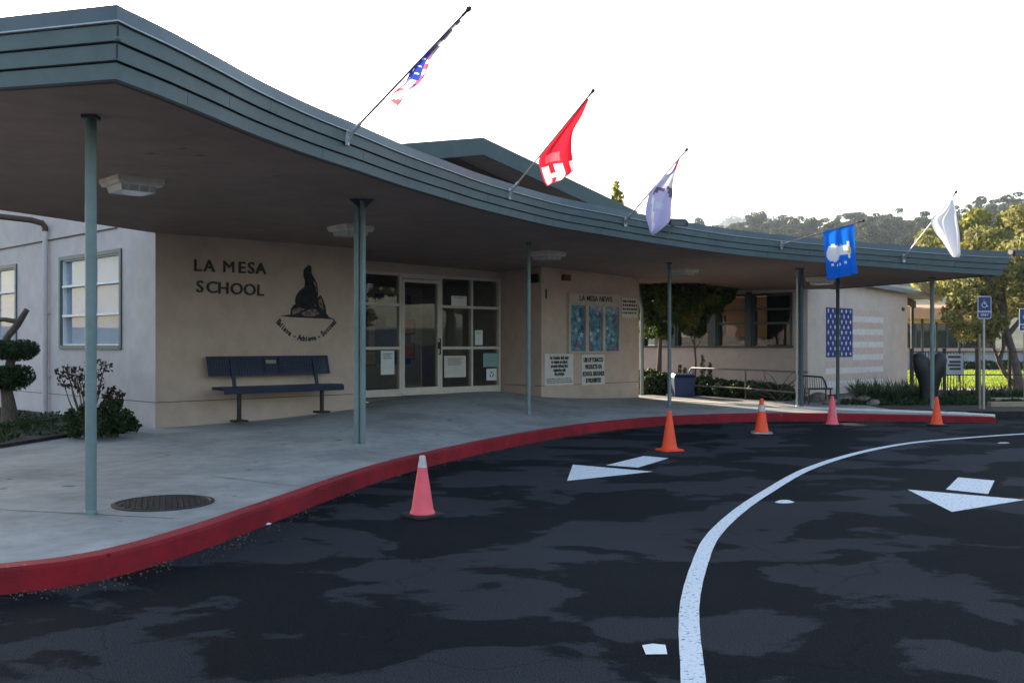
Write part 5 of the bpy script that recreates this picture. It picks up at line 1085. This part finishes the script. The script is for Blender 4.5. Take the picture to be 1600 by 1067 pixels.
# fence with a banner
fa, fb = Vector((10.9, 26.2, 0.04)), Vector((19.5, 27.3, 0.04)); fen = empty('black_fence', fa, 'black metal fence between the planting bed and the lawn', 'fence')
nP = 10
for i in range(nP):
    p = fa.lerp(fb, i / (nP - 1)); m = MB(); m.box(p.x - .035, p.x + .035, p.y - .035, p.y + .035, 0.0, 1.36); m.box(p.x - .045, p.x + .045, p.y - .045, p.y + .045, 1.36, 1.39); m.build('fence_post', M['black'], fen)
for z in (0.18, 0.62, 1.26):
    MB().tube([fa + Vector((0, 0, z)), fb + Vector((0, 0, z))], 0.018, 6).build('fence_rail', M['black'], fen)
for i in range(17):
    p = fa.lerp(fb, (i + 0.5) / 17 * 0.18); MB().box(p.x - .009, p.x + .009, p.y - .009, p.y + .009, 0.1, 1.28).build('picket', M['black'], fen)
FB = Fr((fa.x, fa.y), ((fb - fa).x, (fb - fa).y), ((fb - fa).y, -(fb - fa).x))
u0, z1 = FB.uz(1478, 553, 0.03); u1, z0 = FB.uz(1505, 585, 0.03); bo = empty('fence_banner', FB.P((u0 + u1) / 2, 0.03, z0), 'pale banner with dark print tied to the black fence', 'banner')
MB().fbox(FB, u0, u1, 0.03, 0.036, z0, z1).build('sheet', M['paint_grey'], bo)
for k, fz in enumerate((0.8, 0.56, 0.40, 0.22)): MB().fbox(FB, u0 + 0.06 + 0.04 * (k % 2), u1 - 0.08, 0.0365, 0.038, z0 + (z1 - z0) * fz, z0 + (z1 - z0) * (fz + 0.11)).build('print_line', M['iron'], bo)
# accessible parking signs
def parking_sign(X, Y, z0, z1, label, stake=False):
    o = empty('parking_sign', (X, Y, 0.05), label, 'sign', 'accessible parking signs'); fr = Fr((X, Y - 0.03), (1, 0), (0, -1)); w = 0.145
    MB().tube([(X, Y, -0.05), (X, Y, z1 - 0.05)], 0.026, 10).build('sign_post', M['galv'], o)
    def rr(m, w, za, zb, v0, v1, r=0.04):
        pts = []
        for (cx_, cz_, a0) in ((w - r, zb - r, 0), (-w + r, zb - r, 90), (-w + r, za + r, 180), (w - r, za + r, 270)):
            for k in range(4): a = R(a0 + 30 * k); pts.append((cx_ + r * math.cos(a), cz_ + r * math.sin(a)))
        m.prism(fr, pts, v0, v1)
    m = MB(); rr(m, w, z0, z1, 0.0, 0.006); p = m.build('panel', M['white'], o); m = MB(); rr(m, w - 0.012, z0 + 0.012, z1 - 0.012, 0.0065, 0.008, 0.03); m.build('face', M['signblue'], p)
    zc = z0 + (z1 - z0) * 0.66; m = MB()          # wheelchair symbol
    m.tube([fr.P(-.015, .0095, zc + .085), fr.P(-.015, .0095, zc + .08)], 0.017, 8)
    m.tube([fr.P(-.015, .0095, zc + .06), fr.P(-.008, .0095, zc), fr.P(.035, .0095, zc), fr.P(.055, .0095, zc - .055), fr.P(.07, .0095, zc - .05)], 0.0085, 6)
    m.tube([fr.P(-.012, .0095, zc + .03), fr.P(.03, .0095, zc + .03)], 0.007, 6)
    m.tube([fr.P(-.005 + .052 * math.cos(a), .0095, zc - .025 + .052 * math.sin(a)) for a in [R(120 + 25 * k) for k in range(10)]], 0.007, 6); m.build('wheelchair_symbol', M['white'], p)
    text('PARKING', 0.062, fr, 0, z0 + 0.13, 0.009, M['white'], p, 'lettering', 0.0006, 0.001, 'CENTER'); text('ONLY', 0.062, fr, 0, z0 + 0.06, 0.009, M['white'], p, 'lettering', 0.0006, 0.001, 'CENTER')
    return o
s_ = gp(1537, 641, 0.09); parking_sign(s_.x, s_.y, px(0, 498, s_.y).z, px(0, 463, s_.y).z, 'blue accessible parking sign on the post with a wooden stake beside it')
o = MB().hexa([(s_.x - .075, s_.y + .03, 0.0), (s_.x - .035, s_.y + .03, 0.0), (s_.x - .035, s_.y + .07, 0.0), (s_.x - .075, s_.y + .07, 0.0), (s_.x - .085, s_.y + .03, 1.70), (s_.x - .045, s_.y + .03, 1.70), (s_.x - .045, s_.y + .07, 1.72), (s_.x - .085, s_.y + .07, 1.72)]).build('wooden_stake', M['wood']); tag(o, 'pale square wooden stake standing against a sign post', 'stake')
q = px(1601, 517, 22.5); parking_sign(q.x, q.y, q.z, px(0, 482, 22.5).z, 'blue accessible parking sign beside the right-hand tree trunk')
for k, (x0, x1, Y, z) in enumerate(((1548, 1640, 21.3, 0.16), (1552, 1650, 22.2, 0.2))):
    a, c = px(x0, 600, Y), px(x1, 600, Y + 0.2); m = MB(); m.box(a.x, c.x, Y, Y + 0.18, 0.0, z + 0.06); tag(m.build('timber_edging', M['wood'], bevel=0.01), ['weathered timber edging along the bed by the parking signs', 'second timber edging set behind the first in the bed'][k], 'edging')
# right-hand trees
rt = (15.1, 28.6, 0.05)
tree('olive_tree', rt, [(0, 0, -0.1), (-0.05, 0, 0.5), (-0.2, 0, 1.2), (-0.4, 0.05, 2.0), (-0.5, 0, 3.0), (-0.4, 0, 4.0)],
     [[(0.05, 0, 0), (-0.35, 0, 0.5), (-0.6, 0, 0.9), (-0.62, 0, 1.0), (-0.85, 0, 1.6), (-1.1, 0, 2.2)], [(-0.6, 0, 0.95), (-0.45, 0, 1.4), (-0.5, 0, 1.9)], [(-0.35, 0, 1.7), (0.4, 0, 2.6), (1.2, 0.2, 3.4)], [(-0.4, 0, 2.0), (-1.0, 0, 2.9), (-1.5, 0, 3.4)], [(-0.45, 0, 2.4), (-1.2, -0.4, 3.6), (-1.6, -0.5, 4.4)]],
     crown_blobs((0.5, 0.2, 3.75), (2.7, 2.2, 1.6), 62, 0.45, 12) + crown_blobs((-1.0, 0, 2.5), (1.2, 1.2, 0.9), 18, 0.36, 13), 15500, 0.075, 'olive', 'spreading olive-green tree behind the accessible parking signs', seed=140, tr=0.16)
tree('oak_tree', (30.0, 61, 0.0), [(0, 0, -0.1), (0.1, 0, 1.5), (0, 0, 3), (-0.3, 0, 5)], [[(0, 0, 2), (1.2, 0, 4), (2, 0, 5.5)], [(0, 0, 2.2), (-1.2, 0, 4), (-1.8, 0, 5.2)]],
     crown_blobs((0.0, 0, 6.6), (5.0, 3.4, 3.0), 60, 0.9, 15), 20000, 0.16, 'bright', 'tall yellow-green tree catching the sun beyond the lawn', seed=141, tr=0.28)
tree('garden_tree', (3.15, 31.0, 0.0), [(0, 0, -0.1), (0.05, 0, 2.5), (0.1, 0, 5.0), (0.08, 0, 6.3)], [[(0.05, 0, 3), (0.5, 0, 4.6)], [(0.05, 0, 3.5), (-0.3, 0, 5)]],
     [(0.2 + 0.06 * (i % 2), 0, 6.55 - 0.30 * i, 0.10 + 0.09 * i, 0.2, 0.22) for i in range(7)], 1100, 0.085, 'bright', 'slender tree tip of bright leaves rising behind the gable roof', seed=142, tr=0.06)
tree('pine_tree', (36.5, 62, 0.0), [(0, 0, -0.1), (0.2, 0, 5), (0, 0, 10), (0.2, 0, 14.5)], [[(0.1, 0, 8), (-1.6, 0, 9), (-3.2, 0, 9.6)], [(0, 0, 10), (-1.6, 0, 11.0), (-2.9, 0, 11.2)], [(0, 0, 9), (2, 0, 10.5)], [(0, 0, 11), (1.6, 0, 12)]],
     [(-3.1, 0, 9.8, 0.75, 0.6, 0.35), (-2.7, 0, 11.4, 0.65, 0.6, 0.35), (-1.4, 0, 10.0, 0.7, 0.7, 0.35), (-1.3, 0, 11.8, 0.8, 0.7, 0.4), (0, 0, 13.6, 1.2, 1.0, 0.6), (0.2, 0, 14.6, 0.8, 0.8, 0.5), (2, 0, 10.7, 1, 0.8, 0.45), (1.6, 0, 12.3, 1, 0.8, 0.45)], 3000, 0.16, 'dark', 'tall dark pine at the far side of the lawn with layered boughs', seed=143, tr=0.3)
# ------------------------------------------------------------------ beyond the lawn
far = empty('far_classrooms', (25, 62, 0), 'low far classroom block with walls coloured orange as sunlit and a dark window band', 'building')
FF = Fr((22.0, 62.0), (1, 0.05), (0.05, -1))
MB().fbox(FF, 0, 9.5, -5, 0, 0, 1.25).build('wall', M['paint_grey'], far); MB().fbox(FF, 0, 9.5, -5, -0.002, 2.85, 3.9).build('wall', M['warm_lit_wall'], far)
MB().fbox(FF, 0.0, 9.5, -5, -0.3, 1.25, 2.85).build('window_recess', M['teal_dark'], far)
for i in range(9):
    MB().fbox(FF, 0.05 + i * 1.05, 0.99 + i * 1.05, -0.14, -0.12, 1.28, 2.82).build('window', M['glass_dark'], far)
    MB().fbox(FF, 0.99 + i * 1.05, 1.10 + i * 1.05, -0.2, -0.05, 1.251, 2.849).build('mullion', M['teal_dark'], far)
m = MB(); m.hexa([FF.P(-0.6, 1.3, 3.6), FF.P(10, 1.3, 3.6), FF.P(10, -6, 4.1), FF.P(-0.6, -6, 4.1), FF.P(-0.6, 1.3, 3.78), FF.P(10, 1.3, 3.78), FF.P(10, -6, 4.3), FF.P(-0.6, -6, 4.3)]); m.build('roof', M['warm_lit_wall'], far)
lw_ = empty('boundary_wall', (20, 56, 0), 'long low grey boundary wall with a pink cap beyond the lawn', 'wall')
MB().box(12, 70, 56.0, 56.3, -0.2, 1.0).build('wall', M['paint_grey'], lw_); MB().box(12, 70, 55.9, 56.4, 1.001, 1.28).build('cap', M['pinkcap'], lw_)
hb_ = [(24 + 1.4 * i, 54.6, 0.25, 0.9, 0.5, 0.35) for i in range(24)]
ho = link('hedge', leaf_mesh('hedge', hb_, 9000, 0.11, LF['dark'], 150, 0.6, 0.8)); tag(ho, 'low clipped dark hedge at the far edge of the lawn', 'hedge')

# grass blades on the lawn and the covered walk beside it
gr_ = [(13 + 1.5 * (i % 12), 33 + 1.6 * (i // 12), 0.06, 1.1, 1.1, 0.05) for i in range(12 * 13)]
tag(link('grass', leaf_mesh('grass', gr_, 60000, 0.06, LF['grass'], 160, 0.35, 0.2, 2.5)), 'sunlit mown grass of the lawn beyond the fence', 'grass', kind='stuff')
cw_ = empty('covered_walk', (14.6, 36, 0), 'open covered walk beyond the mural wing, its roof edge coloured orange as sunlit', 'shelter')
m = MB(); m.hexa([(13.2, 34.6, 2.50), (16.6, 34.9, 2.36), (16.6, 37.4, 2.36), (13.2, 37.4, 2.50), (13.2, 34.6, 3.0), (16.6, 34.9, 2.62), (16.6, 37.4, 2.62), (13.2, 37.4, 3.0)]); m.build('roof', M['warm_lit_wall'], cw_)
for (x_, y_) in ((15.0, 35.1), (16.4, 35.2), (15.0, 37.1), (16.4, 37.1)): MB().tube([(x_, y_, 0), (x_, y_, 2.45)], 0.05, 8).build('post', M['teal_dark'], cw_)
# hillside trees
def hill_tree_mesh(seed):
    rg = random.Random(seed); bl = []; H = 12.0
    for k in range(13):
        z = rg.uniform(0.38, 1.0) * H; rad = (1.15 - abs(z / H - 0.68) * 1.3) * 3.2; a = rg.uniform(0, 6.28); d_ = rad * rg.uniform(0.2, 0.9)
        bl.append((d_ * math.cos(a), d_ * math.sin(a), z, rg.uniform(1.0, 1.9), rg.uniform(1.0, 1.9), rg.uniform(0.5, 0.95)))
    m = MB(); m.tube([(0, 0, -1.5), (0.2, 0, 4), (0, 0.2, 8), (0.1, 0, 11)], [0.35, 0.3, 0.2, 0.08], 6)
    for b in bl[:7]: m.tube([(0, 0, b[2] * 0.65), (b[0] * 0.6, b[1] * 0.6, b[2] * 0.9), (b[0], b[1], b[2])], [0.12, 0.09, 0.04], 5)
    me = bpy.data.meshes.new('trunk'); me.from_pydata([tuple(v) for v in m.v], [], m.f); me.materials.append(M['bark'])
    return leaf_mesh('crown', bl, 1700, 0.32, LF['pine'], seed, 0.6, 0.6), me
protos = [hill_tree_mesh(200 + i) for i in range(5)]
rg = random.Random(21); n_t = 0
def plant(a, r, s, lab, grp):
    global n_t
    x, y = r * math.sin(a), r * math.cos(a); z = hill_h(r, a); o = empty('hillside_tree', (x, y, z), lab, 'tree', grp); k = rg.randrange(5); o.rotation_euler.z = rg.uniform(0, 6.28); o.scale = (s, s, s * rg.uniform(0.85, 1.2))
    for nm, me in zip(('crown', 'trunk'), protos[k]):
        c = bpy.data.objects.new(nm, me); col.objects.link(c); c.parent = o
    n_t += 1
for i in range(280):
    a = R(rg.uniform(9, 31)); r = rg.choice([240, 265, 290, 305, 320, 330, 340, 348]) + rg.uniform(-10, 10)
    plant(a, r, rg.uniform(0.55, 1.05), 'grey-green pine on the wooded hillside beyond the canopy roof', 'trees on the hillside')
fb_ = []
for i in range(420):
    a = R(rg.uniform(9.5, 24)); r = rg.uniform(1120, 1380); z = hill_h(r, a); q = rg.uniform(6, 11); fb_.append((r * math.sin(a), r * math.cos(a), z + q * 0.5, q, q, q * 0.9))
fw_ = link('far_forest', leaf_mesh('far_forest', fb_, 30000, 1.6, LF['pine'], 300, 0.7, 0.8)); tag(fw_, 'far wooded hill fading behind the near ridge', 'forest', kind='stuff')

# ------------------------------------------------------------------ cars parked across the drive, mirrored in the entrance glass
def car(x, y, yaw, paint, label):
    o = empty('parked_car', (x, y, 0), label, 'car', 'cars parked across the drive'); c_, s_2 = math.cos(yaw), math.sin(yaw)
    def T(p): return Vector((x + p[0] * c_ - p[1] * s_2, y + p[0] * s_2 + p[1] * c_, p[2]))
    def loft(secs, name, mt, par, bevel=0.0):
        m = MB(); n = len(secs[0]); vv = [T(p) for sc in secs for p in sc]; ff = [(i * n + j, i * n + (j + 1) % n, (i + 1) * n + (j + 1) % n, (i + 1) * n + j) for i in range(len(secs) - 1) for j in range(n)]; ff += [tuple(range(n)), tuple(range((len(secs) - 1) * n, len(secs) * n))]
        m.add(vv, ff); return m.build(name, mt, par, bevel=bevel)
    def sec(X, z0, z1, w0, w1): return [(X, -w0, z0), (X, w0, z0), (X, w0 * 1.0, z0 + (z1 - z0) * 0.6), (X, w1, z1), (X, -w1, z1), (X, -w0, z0 + (z1 - z0) * 0.6)]
    body = smooth_by_angle(loft([sec(-2.2, .42, .80, .72, .66), sec(-2.05, .28, .92, .86, .78), sec(-1.2, .22, .98, .89, .82), sec(0.6, .22, .95, .89, .82), sec(1.5, .24, .86, .88, .78), sec(2.1, .30, .70, .80, .70), sec(2.2, .42, .62, .70, .62)], 'body', paint, o), 50)
    smooth_by_angle(loft([sec(-1.75, .95, 1.0, .72, .70), sec(-1.25, .95, 1.36, .76, .60), sec(-0.7, .95, 1.45, .77, .60), sec(0.1, .95, 1.44, .77, .60), sec(1.05, .93, .97, .74, .70)], 'cabin_glass', M['hazelens'], o), 50)
    smooth_by_angle(loft([sec(-1.2, 1.37, 1.40, .60, .56), sec(-0.7, 1.44, 1.475, .62, .58), sec(0.15, 1.43, 1.465, .62, .58), sec(0.3, 1.38, 1.40, .60, .56)], 'roof_panel', paint, o), 50)
    for (wx, wy) in ((-1.35, -.84), (-1.35, .84), (1.35, -.84), (1.35, .84)):
        m = MB(); m.tube([T((wx, wy - .1, .31)), T((wx, wy + .1, .31))], 0.31, 20); w = smooth_by_angle(m.build('wheel', M['rubber'], o)); m = MB(); m.tube([T((wx, wy - .108, .31)), T((wx, wy + .108, .31))], 0.19, 14); m.build('rim', M['galv'], w)
    for s3 in (-.55, .55): MB().tube([T((2.12, s3, .62)), T((2.19, s3, .6))], 0.09, 10).build('headlight', M['lens'], o)
car(19.5, 13.0, R(100), M['white'], 'white saloon car parked across the drive from the entrance'); car(19.8, 18.6, R(98), M['signblue'], 'dark blue saloon car parked beyond the white one')
for k_ in range(9):  # dark tree row out of view, added for the entrance glass reflections
    o = empty('reflection_tree', (33 + 2.0 * (k_ % 3), -4 + 5.5 * k_, -0.05), 'broad dark tree added past the car park to darken the glass reflections', 'tree', 'trees added for the glass reflections'); o.scale = (0.8, 0.8, 0.62); o.rotation_euler.z = k_ * 1.3
    if o.location.x / max(1, o.location.y) < 0.75: bpy.data.objects.remove(o); continue
    for nm, me in zip(('crown', 'trunk'), protos[k_ % 5]):
        c = bpy.data.objects.new(nm, me); col.objects.link(c); c.parent = o

# ------------------------------------------------------------------ the morning haze
hz = MB(); hz.box(-1700, 1700, -1700, 1700, -1.5, 230)
hm = bpy.data.materials.new('haze'); hm.use_nodes = True; hn = hm.node_tree; hn.nodes.remove(hn.nodes['Principled BSDF'])
pv_ = hn.nodes.new('ShaderNodeVolumePrincipled'); pv_.inputs['Color'].default_value = (0.70, 0.82, 1.0, 1); pv_.inputs['Density'].default_value = 0.00028; pv_.inputs['Anisotropy'].default_value = 0.2
hn.links.new(pv_.outputs[0], hn.nodes['Material Output'].inputs['Volume'])
tag(hz.build('haze', hm), kind='stuff')
